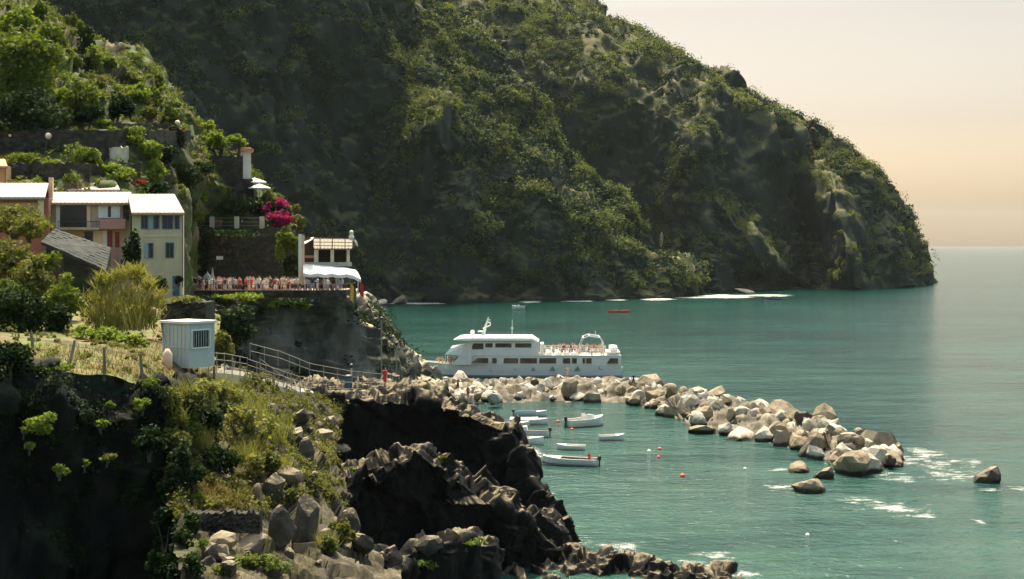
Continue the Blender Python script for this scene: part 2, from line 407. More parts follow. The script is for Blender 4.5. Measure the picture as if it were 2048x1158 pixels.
# west slope behind the village
b0 = [(-420, 640, 400), (0, 640, 410), (300, 640, 430), (600, 625, 470), (700, 610, 492), (762, 606, 500)]
loft('headland_slope', [shift(b0, 4, 760), b0,
    steep(b0, [(-420, 300, 425), (0, 300, 432), (300, 300, 450), (600, 330, 492), (700, 350, 514), (770, 400, 525)]),
    steep(b0, [(-420, 0, 450), (0, 0, 455), (300, 0, 475), (600, 60, 512), (700, 120, 530), (790, 200, 545)]),
    steep(b0, [(-420, -330, 490), (0, -330, 495), (300, -300, 515), (600, -200, 545), (700, -120, 560), (830, 60, 590)]),
    [(-420, -560, 560), (0, -560, 560), (300, -520, 580), (600, -380, 620), (760, -260, 640), (900, -60, 660)],
    [(-420, 760, 700), (0, 760, 700), (300, 760, 700), (600, 760, 700), (760, 760, 700), (900, 760, 720)]],
    200, [3, 56, 50, 46, 26, 6], 'headland_rock', D_FAR, flat=True)
# the middle spur
b1 = [(728, 607, 495), (800, 606, 497), (900, 605, 500), (1000, 604, 505), (1100, 602, 512), (1200, 600, 521), (1290, 597, 532), (1340, 595, 545), (1392, 590, 566), (1400, 588, 580)]
loft('headland_spur', [shift(b1, 3, 760), b1,
    steep(b1, [(742, 430, 516), (800, 420, 514), (900, 400, 517), (1000, 420, 522), (1100, 440, 530), (1200, 480, 538), (1280, 500, 545), (1322, 530, 554), (1392, 545, 574), (1398, 560, 584)]),
    steep(b1, [(752, 210, 532), (800, 190, 530), (870, 220, 532), (960, 270, 536), (1040, 340, 541), (1120, 400, 546), (1200, 440, 552), (1262, 462, 556), (1320, 518, 563), (1396, 540, 586)]),
    [(770, -60, 610), (850, -10, 606), (950, 50, 600), (1060, 172, 592), (1130, 262, 587), (1208, 345, 582), (1258, 386, 579), (1298, 436, 576), (1318, 505, 574), (1380, 520, 584), (1392, 530, 590)],
    [(790, 760, 720), (850, 760, 720), (950, 760, 710), (1060, 760, 700), (1130, 760, 690), (1208, 760, 680), (1258, 760, 670), (1298, 760, 660), (1322, 760, 650), (1396, 760, 640)]],
    260, [3, 64, 52, 60, 8], 'headland_rock', D_FAR, flat=True)
# the far ridge and its tip
wl = [(820, 594), (1300, 591), (1420, 588), (1500, 581), (1575, 578), (1598, 573), (1625, 577), (1710, 578), (1800, 574), (1850, 568), (1876, 566), (1882, 565)]
b2 = [(x, y, EYE * F / (y - HY)) for x, y in wl]
b2[0] = (820, 594, 670); b2[1] = (1300, 591, 640); b2[2] = (1420, 588, 600)
Yb = [q[2] for q in b2]
b2[5] = (1598, 573, Yb[5] + 6)
def r2(py, px, dY, k=.62): return [(x, y, Y + d * (k if d < 54 else 1)) for x, y, Y, d in zip(px, py, Yb, dY)]
loft('headland_ridge', [shift(b2, 4, 760), b2,
    r2([400, 430, 470, 520, 540, 470, 500, 470, 480, 515, 556, 562], [820, 1300, 1420, 1490, 1580, 1605, 1630, 1720, 1800, 1842, 1868, 1876], [18, 18, 16, 12, 8, 34, 12, 16, 18, 14, 6, 4]),
    r2([60, 215, 285, 380, 430, 350, 385, 400, 430, 480, 545, 560], [820, 1300, 1410, 1450, 1540, 1608, 1650, 1720, 1795, 1838, 1864, 1874], [38, 38, 36, 34, 28, 52, 30, 34, 36, 24, 12, 8]),
    r2([-60, 125, 180, 222, 258, 290, 320, 370, 415, 472, 542, 559], [830, 1310, 1420, 1500, 1590, 1640, 1690, 1740, 1795, 1838, 1862, 1872], [60, 58, 56, 56, 52, 66, 46, 46, 44, 28, 16, 12]),
    r2([-190, 88, 145, 190, 226, 264, 308, 376, 424, 480, 546, 560], [860, 1345, 1450, 1550, 1618, 1650, 1684, 1748, 1796, 1838, 1861, 1871], [170, 140, 120, 104, 90, 84, 80, 70, 60, 40, 24, 18]),
    [(840, 760, 900), (1345, 760, 880), (1450, 760, 870), (1550, 760, 860), (1618, 760, 850), (1684, 760, 845), (1748, 760, 840), (1796, 760, 830), (1838, 760, 815), (1861, 760, 800), (1874, 760, 790), (1880, 760, 780)]],
    300, [3, 56, 52, 28, 34, 8], 'headland_rock', D_FAR, flat=True)

# ribs standing out of the cliffs, with a gully beside each
def rib(name, base, crest, left, right):
    L_, C_, R_r = [], [], []
    for x, y, d in crest:
        c = hit(x, y, [base]); l = hit(x - left, y + 14, [base]); r = hit(x + right, y + 6, [base])
        C_.append(P(x, y, c.y - d)); L_.append(P(x - left, y + 14, l.y + 5)); R_r.append(P(x + right, y + 6, r.y + 6))
    mid = [lerp3(l, c, .55) + Vector((0, -2.0, 0)) for l, c in zip(L_, C_)]; mr = [lerp3(c, r, .4) + Vector((0, -.6, 0)) for c, r in zip(C_, R_r)]
    loft(name, [R_r, mr, C_, mid, L_], 60, [10, 8, 14, 10], 'headland_rock', [(18, 2.2, (1, 1, .7), 'c'), (8, 1.4, (1, 1, .8), 'c'), (5, 1.0, (1, 1, 1), False)], flat=True, smooth_it=(1, 2))
def lerp(a, b, t): return a + (b - a) * t
def lerp3(a, b, t): return a + (b - a) * t
rib('buttress_rib', 'headland_ridge', [(1418, 375, 1), (1440, 410, 10), (1475, 450, 18), (1515, 490, 20), (1555, 530, 17), (1585, 560, 10), (1592, 573, 6)], 95, 45)
rib('tip_rib', 'headland_ridge', [(1640, 318, 1), (1668, 355, 12), (1672, 410, 20), (1690, 460, 22), (1700, 510, 22), (1706, 550, 18), (1708, 574, 14)], 80, 60)
rib('outer_rib', 'headland_ridge', [(1775, 420, 1), (1782, 460, 9), (1790, 510, 12), (1800, 550, 12), (1806, 571, 9)], 60, 36)
rib('spur_rib', 'headland_spur', [(905, 160, 1), (885, 205, 9), (862, 260, 13), (852, 320, 12), (838, 390, 6), (830, 440, 1)], 60, 60)
# ------------------------------------------------------------------ the village hill
D_HILL = [(14, 1.6, (1, 1, 1), False), (4, .8, (1, 1, .8), 'c'), (1.5, .35, (1, 1, 1), 'c'), (1.0, .2, (1, 1, 1), False)]
loft('hillside', [
    [(-330, 620, 121), (0, 620, 122), (260, 620, 124), (352, 640, 134), (400, 640, 163), (560, 640, 166), (600, 640, 169)],
    [(-330, 380, 124), (0, 372, 125), (245, 378, 128), (360, 420, 142), (392, 452, 164.5), (545, 455, 166.5), (592, 476, 170)],
    [(-330, 280, 132), (0, 300, 132), (240, 310, 137), (375, 330, 152), (470, 380, 168), (530, 410, 172), (594, 462, 174)],
    [(-330, 200, 142), (0, 235, 142), (200, 240, 146), (335, 250, 156), (440, 312, 171), (520, 390, 177), (596, 452, 178)],
    [(-330, 60, 158), (0, 90, 158), (150, 110, 160), (245, 140, 165), (325, 190, 172), (440, 298, 180), (520, 384, 182), (597, 446, 182)],
    [(-330, -160, 188), (0, -60, 187), (82, 5, 186), (150, 68, 184), (222, 85, 184), (285, 95, 184), (340, 200, 185), (440, 304, 186), (520, 390, 186), (598, 445, 184)],
    [(-330, 700, 240), (0, 700, 240), (150, 700, 235), (285, 700, 230), (340, 700, 225), (440, 700, 220), (520, 700, 212), (604, 700, 206)]],
    190, [18, 22, 18, 26, 30, 10], 'hill_soil', D_HILL, smooth_it=(2, 2))
# crag below the terrace
D_CRAG = [(9, 1.3, (1, 1, .4), True), (4.5, .7, (1, 1, .6), 'c'), (1.8, .3, (1, 1, .7), 'c'), (1.0, .25, (1, 1, 1), False)]
loft('crag', [
    [(220, 780, 118), (330, 780, 126), (480, 790, 136), (620, 800, 142), (740, 815, 144), (800, 815, 145), (822, 820, 152), (835, 830, 175), (835, 830, 205)],
    [(220, 730, 118), (330, 735, 138), (480, 745, 147), (620, 752, 149), (730, 755, 149), (792, 745, 150), (816, 742, 154), (828, 740, 175), (828, 735, 205)],
    [(220, 680, 119), (330, 670, 140), (480, 672, 148), (620, 675, 150), (705, 668, 150), (768, 680, 152), (786, 690, 158), (798, 695, 178), (790, 680, 205)],
    [(220, 640, 122), (340, 618, 143), (480, 618, 148.6), (620, 620, 150), (695, 615, 150.5), (735, 632, 154), (752, 642, 161), (760, 640, 180), (745, 630, 205)],
    [(220, 612, 125), (362, 612, 148.6), (480, 610, 149.4), (620, 606, 150), (692, 602, 150.6), (714, 598, 155), (722, 603, 162), (726, 600, 180), (700, 600, 205)],
    [(220, 612, 140), (362, 612, 156), (480, 612, 158), (620, 610, 160), (692, 606, 160), (706, 604, 162), (712, 592, 168), (716, 596, 180), (690, 600, 205)]],
    150, [6, 22, 20, 18, 6], 'crag_rock', D_CRAG, flat=True, smooth_it=(2, 2))
# the rock beyond the landing
loft('landing_rock', [
    [(770, 800, 158), (800, 800, 159), (850, 800, 160), (880, 800, 164), (890, 800, 174)],
    [(765, 760, 159), (800, 764, 160), (845, 766, 161), (876, 770, 165), (884, 766, 174)],
    [(775, 718, 163), (800, 712, 164), (832, 722, 165), (858, 740, 168), (866, 748, 176)],
    [(785, 706, 170), (800, 697, 171), (826, 708, 172), (850, 732, 174), (860, 746, 178)],
    [(785, 800, 186), (800, 800, 186), (826, 800, 186), (850, 800, 186), (868, 800, 186)]],
    50, [6, 18, 10, 8], 'crag_rock', [(5, 1.0, (1, 1, .5), True), (1.8, .5, (1, 1, .7), 'c'), (.6, .15, (1, 1, 1), False)], flat=True, smooth_it=(1, 1))

# ------------------------------------------------------------------ near bank
D_BANK = [(6, .5, (1, 1, 1), False), (2, .22, (1, 1, 1), False), (.7, .09, (1, 1, 1), False)]
loft('field', [
    [(-420, 690, 57.4), (0, 738, 58), (60, 730, 58.4), (100, 740, 59), (200, 755, 61), (300, 768, 63), (345, 778, 65), (420, 760, 74)],
    [(-420, 650, 66), (0, 690, 66), (150, 690, 68), (300, 705, 70), (420, 740, 76)],
    [(-420, 600, 80), (0, 640, 80), (180, 655, 82), (320, 665, 84), (440, 705, 88)],
    [(-420, 570, 110), (0, 590, 110), (200, 600, 112), (360, 612, 116), (440, 640, 126)],
    [(-420, 560, 126), (0, 580, 126), (200, 590, 126), (360, 600, 130), (440, 630, 138)]],
    110, [18, 18, 20, 8], 'dry_turf', D_BANK, smooth_it=(1, 2))
loft('near_cliff', [
    [(-420, 1500, 57), (0, 1500, 58), (200, 1450, 60), (330, 1400, 63), (392, 1400, 64), (412, 1400, 73)],
    [(-420, 1000, 56), (0, 1000, 57), (200, 1000, 59.5), (330, 1000, 62), (388, 1000, 63), (402, 1000, 72)],
    [(-420, 800, 55.5), (0, 800, 56.4), (200, 810, 58.5), (320, 840, 61.5), (372, 850, 64), (390, 840, 74)],
    [(-420, 692, 57), (0, 742, 57.6), (60, 734, 58), (100, 744, 58.6), (200, 759, 60.6), (300, 772, 62.6), (345, 784, 65), (410, 775, 75)],
    [(-420, 690, 58), (0, 740, 58.6), (60, 732, 59), (100, 742, 59.6), (200, 757, 61.6), (300, 770, 63.6), (350, 785, 66), (412, 775, 76)]],
    170, [26, 40, 30, 3], 'dark_cliff', [(5, .8, (1, 1, .2), True), (2.2, .55, (1, 1, .5), 'c'), (1.0, .3, (1, 1, .6), 'c'), (.6, .14, (1, 1, .8), False)], flat=True, smooth_it=(1, 1))
loft('slope_ground', [
    [(290, 755, 74), (430, 738, 80), (500, 746, 84), (560, 768, 92), (620, 790, 98), (680, 800, 104)],
    [(320, 800, 67), (430, 790, 73), (500, 805, 78), (560, 815, 84), (620, 830, 90), (680, 850, 95)],
    [(345, 930, 60.8), (430, 930, 64), (500, 920, 67), (550, 915, 72), (600, 905, 78), (670, 915, 84)],
    [(352, 985, 58.8), (450, 985, 61), (520, 985, 63), (570, 975, 67), (620, 965, 73), (690, 975, 79)],
    [(368, 1021, 56.8), (450, 1021, 58.5), (520, 1024, 60), (570, 1016, 64), (620, 1010, 70), (700, 1030, 75)],
    [(352, 1062, 55.8), (450, 1062, 58), (520, 1064, 59.4), (570, 1070, 61), (640, 1080, 65), (720, 1095, 69)],
    [(346, 1110, 52.4), (450, 1110, 54), (520, 1110, 55.5), (600, 1120, 57.5), (700, 1130, 60.5), (800, 1140, 64)],
    [(370, 1230, 46), (450, 1230, 47), (520, 1230, 48), (600, 1230, 50), (700, 1240, 52), (840, 1250, 56)],
    [(360, 1500, 40), (450, 1500, 40), (520, 1500, 40), (600, 1500, 42), (700, 1500, 44), (860, 1500, 48)]],
    170, [20, 40, 16, 14, 10, 18, 26, 6], 'scree', D_BANK + [(2.4, .35, (1, 1, 1), 'c'), (.9, .16, (1, 1, 1), 'c')], flat=True, smooth_it=(1, 1))
# basalt ridges
D_RID = [(7, .8, (1, 1, .4), True), (3.0, .65, (1, 1, .7), 'c'), (1.3, .36, (1, 1, .7), 'c'), (.6, .16, (1, 1, .6), 'c'), (.5, .12, (1, 1, .7), False)]
t1 = [(590, 806, 97), (640, 797, 99), (740, 802, 100.5), (850, 800, 101.5), (880, 810, 101.6), (950, 832, 101.6), (1000, 850, 101.4), (1028, 868, 101), (1046, 925, 100.2), (1076, 985, 98.8), (1100, 1045, 97), (1132, 1108, 94.6)]
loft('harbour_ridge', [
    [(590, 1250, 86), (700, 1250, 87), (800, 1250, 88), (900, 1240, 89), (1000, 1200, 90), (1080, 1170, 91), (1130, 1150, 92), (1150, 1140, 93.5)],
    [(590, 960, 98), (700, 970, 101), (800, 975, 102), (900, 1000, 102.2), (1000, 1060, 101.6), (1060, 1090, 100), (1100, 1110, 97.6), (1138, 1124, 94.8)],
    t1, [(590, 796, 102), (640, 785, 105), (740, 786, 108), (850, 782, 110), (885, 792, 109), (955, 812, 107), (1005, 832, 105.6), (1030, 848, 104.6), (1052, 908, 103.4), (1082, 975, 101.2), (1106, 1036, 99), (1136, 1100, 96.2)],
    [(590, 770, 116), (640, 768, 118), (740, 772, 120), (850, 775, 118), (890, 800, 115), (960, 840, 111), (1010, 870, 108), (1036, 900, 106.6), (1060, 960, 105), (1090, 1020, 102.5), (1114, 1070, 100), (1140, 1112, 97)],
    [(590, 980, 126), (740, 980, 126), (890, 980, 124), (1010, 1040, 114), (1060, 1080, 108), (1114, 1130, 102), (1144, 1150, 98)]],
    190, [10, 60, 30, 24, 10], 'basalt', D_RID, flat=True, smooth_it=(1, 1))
t2 = [(552, 968, 79), (600, 958, 81), (640, 962, 82), (690, 955, 83.5), (750, 938, 85), (795, 915, 86), (840, 912, 86.6), (880, 935, 87), (920, 958, 87.5), (960, 990, 88), (1000, 1016, 88.5), (1050, 1040, 89.5), (1080, 1064, 90.5), (1108, 1094, 91.6), (1128, 1114, 92.4)]
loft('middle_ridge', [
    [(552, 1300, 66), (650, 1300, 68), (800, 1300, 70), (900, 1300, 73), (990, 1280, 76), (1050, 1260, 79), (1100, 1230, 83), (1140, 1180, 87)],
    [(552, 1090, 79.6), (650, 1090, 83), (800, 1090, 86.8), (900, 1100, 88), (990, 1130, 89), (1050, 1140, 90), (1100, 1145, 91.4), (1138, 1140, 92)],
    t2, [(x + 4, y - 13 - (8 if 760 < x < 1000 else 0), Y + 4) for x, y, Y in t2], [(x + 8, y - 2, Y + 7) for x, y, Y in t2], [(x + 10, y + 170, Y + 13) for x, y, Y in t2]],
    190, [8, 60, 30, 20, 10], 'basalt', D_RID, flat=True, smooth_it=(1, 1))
t3 = [(640, 1118, 62), (690, 1106, 64), (740, 1106, 66), (778, 1116, 68), (800, 1150, 69), (826, 1100, 71), (880, 1088, 73), (940, 1080, 75), (984, 1090, 77), (992, 1160, 78)]
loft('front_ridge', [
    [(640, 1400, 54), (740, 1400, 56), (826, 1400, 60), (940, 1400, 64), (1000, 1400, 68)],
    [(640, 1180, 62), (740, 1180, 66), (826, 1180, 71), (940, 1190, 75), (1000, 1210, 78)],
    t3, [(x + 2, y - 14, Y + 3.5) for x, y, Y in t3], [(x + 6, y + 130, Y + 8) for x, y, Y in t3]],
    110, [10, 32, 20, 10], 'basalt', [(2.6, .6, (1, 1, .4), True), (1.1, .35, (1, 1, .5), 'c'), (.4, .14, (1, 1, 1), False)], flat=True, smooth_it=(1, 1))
t4 = [(1030, 1140, 89), (1080, 1128, 90), (1120, 1116, 91), (1150, 1104, 90.5), (1190, 1100, 90), (1230, 1112, 89.6), (1262, 1130, 89), (1300, 1128, 88.4), (1350, 1142, 88), (1400, 1146, 87.6), (1450, 1152, 87.2), (1478, 1166, 87)]
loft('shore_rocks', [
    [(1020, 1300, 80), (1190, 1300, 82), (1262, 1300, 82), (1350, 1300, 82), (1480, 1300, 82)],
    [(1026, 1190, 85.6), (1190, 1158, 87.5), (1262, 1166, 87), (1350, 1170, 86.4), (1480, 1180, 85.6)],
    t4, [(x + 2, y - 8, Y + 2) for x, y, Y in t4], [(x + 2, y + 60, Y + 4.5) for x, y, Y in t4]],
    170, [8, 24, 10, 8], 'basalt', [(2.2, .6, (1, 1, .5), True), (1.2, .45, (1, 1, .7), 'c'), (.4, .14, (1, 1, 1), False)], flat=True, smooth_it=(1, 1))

# rubble core of the breakwater
c_f = [(850, 798), (940, 804), (1040, 806), (1150, 803), (1260, 808), (1330, 826), (1400, 858), (1500, 880), (1590, 900), (1690, 940), (1770, 940), (1800, 926)]
c_b = [(846, 772), (930, 772), (1040, 770), (1150, 768), (1250, 774), (1320, 788), (1420, 800), (1520, 826), (1620, 856), (1710, 890), (1776, 914), (1802, 922)]
cf, cb = [W(*q) for q in c_f], [W(*q) for q in c_b]
def up(a, b, t, z): return [Vector((p.x + (q.x - p.x) * t, p.y + (q.y - p.y) * t, z * (.5 if i > len(a) - 3 else 1))) for i, (p, q) in enumerate(zip(a, b))]
loft('breakwater', [up(cf, cb, -.12, -1.2), up(cf, cb, .08, .1), up(cf, cb, .38, 1.4), up(cf, cb, .62, 1.5), up(cf, cb, .95, .1), up(cf, cb, 1.15, -1.2)], 260, [4, 12, 8, 10, 4], 'rubble_core',
    [(2.0, .6, (1, 1, 1), 'c'), (1.0, .3, (1, 1, 1), 'c')], flat=True, smooth_it=(0, 1))
# ------------------------------------------------------------------ paints and plasters
plain('roof_pale', (.50, .39, .325), .85, .10, 1.2, bump=.5, stain=((.40, .29, .23), .8, .5, .72))
plain('plaster_yellow', (.52, .46, .30), .9, .10, .8, bump=.25, stain=((.38, .33, .20), .5, .5, .75))
plain('plaster_pink', (.48, .345, .255), .9, .14, .8, bump=.25, stain=((.36, .25, .19), .5, .5, .75))
plain('plaster_orange', (.46, .29, .14), .9, .12, .8, bump=.2)
plain('plaster_red', (.32, .115, .07), .9, .16, .8, bump=.25, stain=((.30, .16, .08), .5, .5, .7))
plain('plaster_rose', (.46, .25, .21), .9, .14, .8, bump=.2)
plain('plaster_white', (.74, .71, .62), .85, .07, 1, bump=.2, stain=((.5, .47, .40), .6, .55, .8))
plain('plaster_cream', (.62, .55, .38), .85, .10, 1, bump=.2)
plain('plaster_peach', (.78, .52, .36), .85, .10, 1, bump=.2)
rock_mat('stone_wall', [(.3, (0.0150, 0.0132, 0.0108)), (.5, (0.0450, 0.0396, 0.0312)), (.72, (0.1080, 0.0930, 0.0720))], 1.2, patch=((.03, .042, .014), .4, .52, .68), bump=.9, bdist=.12, stretch=(1, 1, 1.8))
rock_mat('slate_roof', [(.3, (.022, .025, .024)), (.55, (.045, .048, .043)), (.75, (.08, .08, .07))], 1.5, bump=.6, bdist=.08, stretch=(1, 1, 1))
rock_mat('paving', [(.3, (.22, .17, .12)), (.7, (.42, .34, .25))], 1.0, bump=.3, bdist=.05)
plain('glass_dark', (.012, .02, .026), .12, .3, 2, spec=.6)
plain('shutter_blue', (.25, .34, .35), .6); plain('shutter_white', (.70, .72, .66), .6); plain('shutter_red', (.26, .04, .03), .6)
plain('frame_white', (.75, .74, .68), .5); plain('frame_blue', (.05, .10, .17), .5)
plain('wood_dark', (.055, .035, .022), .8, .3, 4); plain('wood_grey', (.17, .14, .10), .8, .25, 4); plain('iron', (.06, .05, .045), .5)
plain('rail_pale', (.27, .235, .18), .6); plain('concrete', (.46, .41, .33), .9, .15, 1, bump=.4, stain=((.28, .25, .2), .6, .5, .7))
plain('canvas_white', (.86, .82, .76), .8, .05, 2); plain('tile_orange', (.58, .26, .15), .85, .2, 4, bump=.4)
plain('awning_dark', (.03, .025, .03), .8); plain('rust_red', (.30, .10, .06), .7, .25, 3)
plain('hut_paint', (.42, .48, .45), .55, .08, 1.2, stain=((.30, .34, .31), .9, .55, .75)); plain('hut_roof', (.72, .68, .56), .6, .08, 2)
plain('lamp_globe', (.85, .70, .48), .3); plain('trunk_bark', (.07, .052, .035), .9, .3, 3, bump=.6); plain('trunk_pale', (.30, .24, .17), .9, .25, 3, bump=.5)
plain('flag_red', (.50, .03, .02), .7); plain('flag_yellow', (.65, .42, .05), .7); plain('terracotta', (.45, .2, .11), .8)
rock_mat('stone_pale', [(.3, (.27, .235, .185)), (.55, (.46, .41, .33)), (.75, (.60, .54, .45))], .8, patch=((.14, .12, .085), .7, .55, .72), bump=.7, bdist=.15, stretch=(1, 1, 1), tide=True)
rock_mat('stone_tan', [(.3, (.15, .118, .076)), (.55, (.265, .21, .14)), (.75, (.38, .315, .22))], .8, patch=((.07, .058, .04), .7, .55, .72), bump=.7, bdist=.15, stretch=(1, 1, 1), tide=True)
rock_mat('stone_dark', [(.3, (.03, .025, .02)), (.55, (.075, .062, .048)), (.75, (.17, .14, .105))], .9, bump=.8, bdist=.15, stretch=(1, 1, 1), ledge=((.30, .25, .17), 1.15, 1.45), tide=True)

class Wall:
    """a facade plane; photo pixels are cast onto it"""
    def __init__(s, px, py, Y, deg):
        s.p = P(px, py, Y); t = math.radians(deg); s.U = Vector((math.cos(t), math.sin(t), 0)); s.n = Vector((math.sin(t), -math.cos(t), 0))
    def uz(s, px, py, d=0):
        o = Vector((0, 0, EYE)); r = P(px, py, 1) - o; k = ((s.p + s.n * d - o).dot(s.n)) / r.dot(s.n); q = o + r * k - s.p
        return q.dot(s.U), q.z + s.p.z
    def w(s, u, z, d=0): v = s.p + s.U * u + s.n * d; return Vector((v.x, v.y, z))
    def pt(s, px, py, d=0): return s.w(*s.uz(px, py, d), d)
    def ubox(s, mb, u0, u1, z0, z1, d0, d1):   # d0 outer (bigger), d1 inner
        a, b = max(d0, d1), min(d0, d1)
        return mb.hexa([s.w(u0, z0, a), s.w(u1, z0, a), s.w(u1, z0, b), s.w(u0, z0, b), s.w(u0, z1, a), s.w(u1, z1, a), s.w(u1, z1, b), s.w(u0, z1, b)])
    def box(s, mb, x0, y0, x1, y1, d0, d1):
        (ua, za), (ub, zb) = s.uz(x0, y1), s.uz(x1, y0); return s.ubox(mb, ua, ub, za, zb, d0, d1)
    def window(s, parent, x0, y0, x1, y1, frame='frame_white', pane='glass_dark', fw=.07, mull=1, name='window', d=0, label=None):
        (ua, za), (ub, zb) = s.uz(x0, y1), s.uz(x1, y0); m = MB()
        s.ubox(m, ua, ub, za, za + fw, d + .06, d + .002); s.ubox(m, ua, ub, zb - fw, zb, d + .06, d + .002)
        s.ubox(m, ua, ua + fw, za + fw, zb - fw, d + .06, d + .002); s.ubox(m, ub - fw, ub, za + fw, zb - fw, d + .06, d + .002)
        for k in range(mull):
            c = ua + (ub - ua) * (k + 1) / (mull + 1); s.ubox(m, c - fw * .35, c + fw * .35, za + fw, zb - fw, d + .05, d + .013)
        wn_ = m.build(name, frame, parent); p_ = MB(); s.ubox(p_, ua + fw, ub - fw, za + fw, zb - fw, d + .012, d + .003); p_.build('pane', pane, wn_)
        if label: wn_['label'] = label
        return wn_
    def slab(s, parent, x0, y0, x1, y1, d0, d1, name, mat, label=None):
        m = MB(); s.box(m, x0, y0, x1, y1, d0, d1); o = m.build(name, mat, parent)
        if label: o['label'] = label
        return o
    def roof(s, parent, xa, xb, ye, xr0, xr1, yr, run, over=.35, mat='roof_pale', th=.16):
        """eave xa..xb at py ye on the facade; ridge xr0..xr1 at py yr, run metres behind"""
        a, b = s.pt(xa, ye, over), s.pt(xb, ye, over); c, d = s.pt(xr1, yr, -run), s.pt(xr0, yr, -run); z = Vector((0, 0, th))
        rows = 7; g = MB(); V1 = [a, b, c, d]; g.hexa([p - z for p in V1] + V1)
        # back slope
        e, f_ = c - s.n * run + Vector((0, 0, -.32 * run)), d - s.n * run + Vector((0, 0, -.32 * run)); V2 = [d, c, e, f_]; g.hexa([p - z for p in V2] + V2)
        # pantile courses
        nn_ = max(8, int((b - a).length / .34)); u = (b - a) / nn_; up = (b - a).cross(c - b).normalized(); up = up if up.z > 0 else -up
        for k in range(nn_):
            p0 = a + u * (k + .5); p1 = d + (c - d) * ((k + .5) / nn_); g.tube([p0 + up * -.03, p1 + up * -.03], .062, 6)
        r_ = g.build('roof', mat, parent); off = s.n * .06 - Vector((0, 0, th + .02)); MB().tube([a + off, b + off], .07, 6).build('gutter', 'wood_grey', r_); q_ = b - s.U * .25; MB().tube([q_ + off, s.w(*s.uz(xb - 4, ye + 8, .06), .06), s.w(*s.uz(xb - 4, ye + 150, .06), .06)], .05, 6).build('downpipe', 'wood_grey', r_); return r_

HZ = 11.5
# --- yellow house
w = Wall(265, 590, 114.5, HZ); h = empty('yellow_house', w.pt(315, 592), 0, 'tall narrow yellow house with pale roof beside the crowded terrace', 'house')
w.slab(h, 264, 425, 364, 640, 0, -6.5, 'wall', 'plaster_yellow')
w.roof(h, 263, 369, 425, 256, 349, 388, 3.2)
for (a, b, c, d) in ((282, 428, 296, 458), (307, 428, 319, 458), (324, 428, 346, 458), (349, 428, 359, 458), (297, 486, 307, 516), (331, 485, 348, 516)): w.window(h, a, b, c, d, 'frame_blue', mull=0 if c - a < 14 else 1)
w.slab(h, 296.5, 429, 306, 458, .07, .02, 'shutter', 'shutter_blue'); w.slab(h, 289, 486, 296.5, 516, .07, .02, 'shutter', 'shutter_blue')
w.slab(h, 345, 552, 359, 592, .05, .003, 'door', 'frame_blue'); w.slab(h, 362, 426, 365.5, 592, .06, .004, 'corner_strip', 'plaster_peach')
w.slab(h, 268, 470, 364, 473, .05, .003, 'string_course', 'plaster_cream')
# --- middle pink house
w2 = Wall(100, 560, 116, HZ); h = empty('pink_house', w2.pt(190, 560), 0, 'long low pink house with deep dark balcony opening and pale roof', 'house')
w2.slab(h, 96, 408, 262.5, 640, 0, -7, 'wall', 'plaster_pink')
w2.roof(h, 99, 266, 405, 101, 262, 384, 3)
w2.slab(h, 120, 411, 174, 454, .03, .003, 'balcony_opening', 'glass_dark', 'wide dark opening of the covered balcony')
w2.slab(h, 112, 408, 120, 456, .12, .002, 'pillar', 'plaster_white'); w2.slab(h, 174, 408, 181, 456, .12, .002, 'pillar', 'plaster_peach')
w2.slab(h, 115, 455, 200, 459.5, 1.0, .002, 'balcony_floor', 'concrete')
m = MB()
for k in range(16):
    (u, z0), (_, z1) = w2.uz(119 + 81 * k / 15, 455), w2.uz(119, 443); w2.ubox(m, u - .012, u + .012, z0, z1, .96, .93)
(u0, z0), (u1, z1) = w2.uz(118, 443.6), w2.uz(201, 442.5); w2.ubox(m, u0, u1, z0, z1, .97, .92); m.build('balcony_rail', 'iron', h)
w2.slab(h, 197, 411, 214, 436, .09, .003, 'shutter', 'shutter_white'); w2.slab(h, 224, 411, 240, 436, .09, .003, 'shutter', 'shutter_white'); w2.window(h, 214, 411, 224, 436, 'frame_white', mull=0)
w2.slab(h, 200, 438, 252, 458, .8, .002, 'balcony', 'plaster_rose'); w2.slab(h, 246, 408, 258, 440, .2, .002, 'downpipe_recess', 'stone_wall')
w2.slab(h, 132, 461, 168, 500, .05, .003, 'lower_wall', 'plaster_orange', 'orange painted lower wall'); w2.window(h, 169, 463, 186, 485, 'frame_blue', mull=0)
w2.slab(h, 187, 461, 206, 500, .09, .003, 'pillar', 'plaster_peach'); w2.slab(h, 206, 461, 214, 500, .05, .003, 'shutter', 'shutter_white')
w2.slab(h, 215, 461, 225, 495, .04, .003, 'door', 'shutter_red'); w2.slab(h, 230, 464, 239, 495, .04, .003, 'door', 'shutter_red')
w2.slab(h, 214, 498, 238, 530, .06, .003, 'lower_wall', 'plaster_rose', 'rose painted lower wall'); w2.window(h, 241, 519, 252, 538, 'frame_blue', mull=0)
# --- red house
w3 = Wall(0, 560, 113, HZ); h = empty('red_house', w3.pt(45, 560), 0, 'red walled house under pale roof at the edge of the photo', 'house')
w3.slab(h, -60, 396, 97, 640, 0, -7, 'wall', 'plaster_red'); w3.roof(h, -60, 90, 394, -60, 97, 366, 3.4)
w3.slab(h, 76, 398, 88, 446, .2, .003, 'pillar', 'plaster_cream'); w3.slab(h, 0, 405, 74, 460, .05, .003, 'render_patch', 'plaster_orange', 'orange rendered lower wall')
m = MB(); w3.box(m, 90, 352, 98, 394, -2.4, -3.2); m.build('chimney', 'plaster_peach', h)
w3.window(h, 20, 410, 36, 432, 'frame_blue')
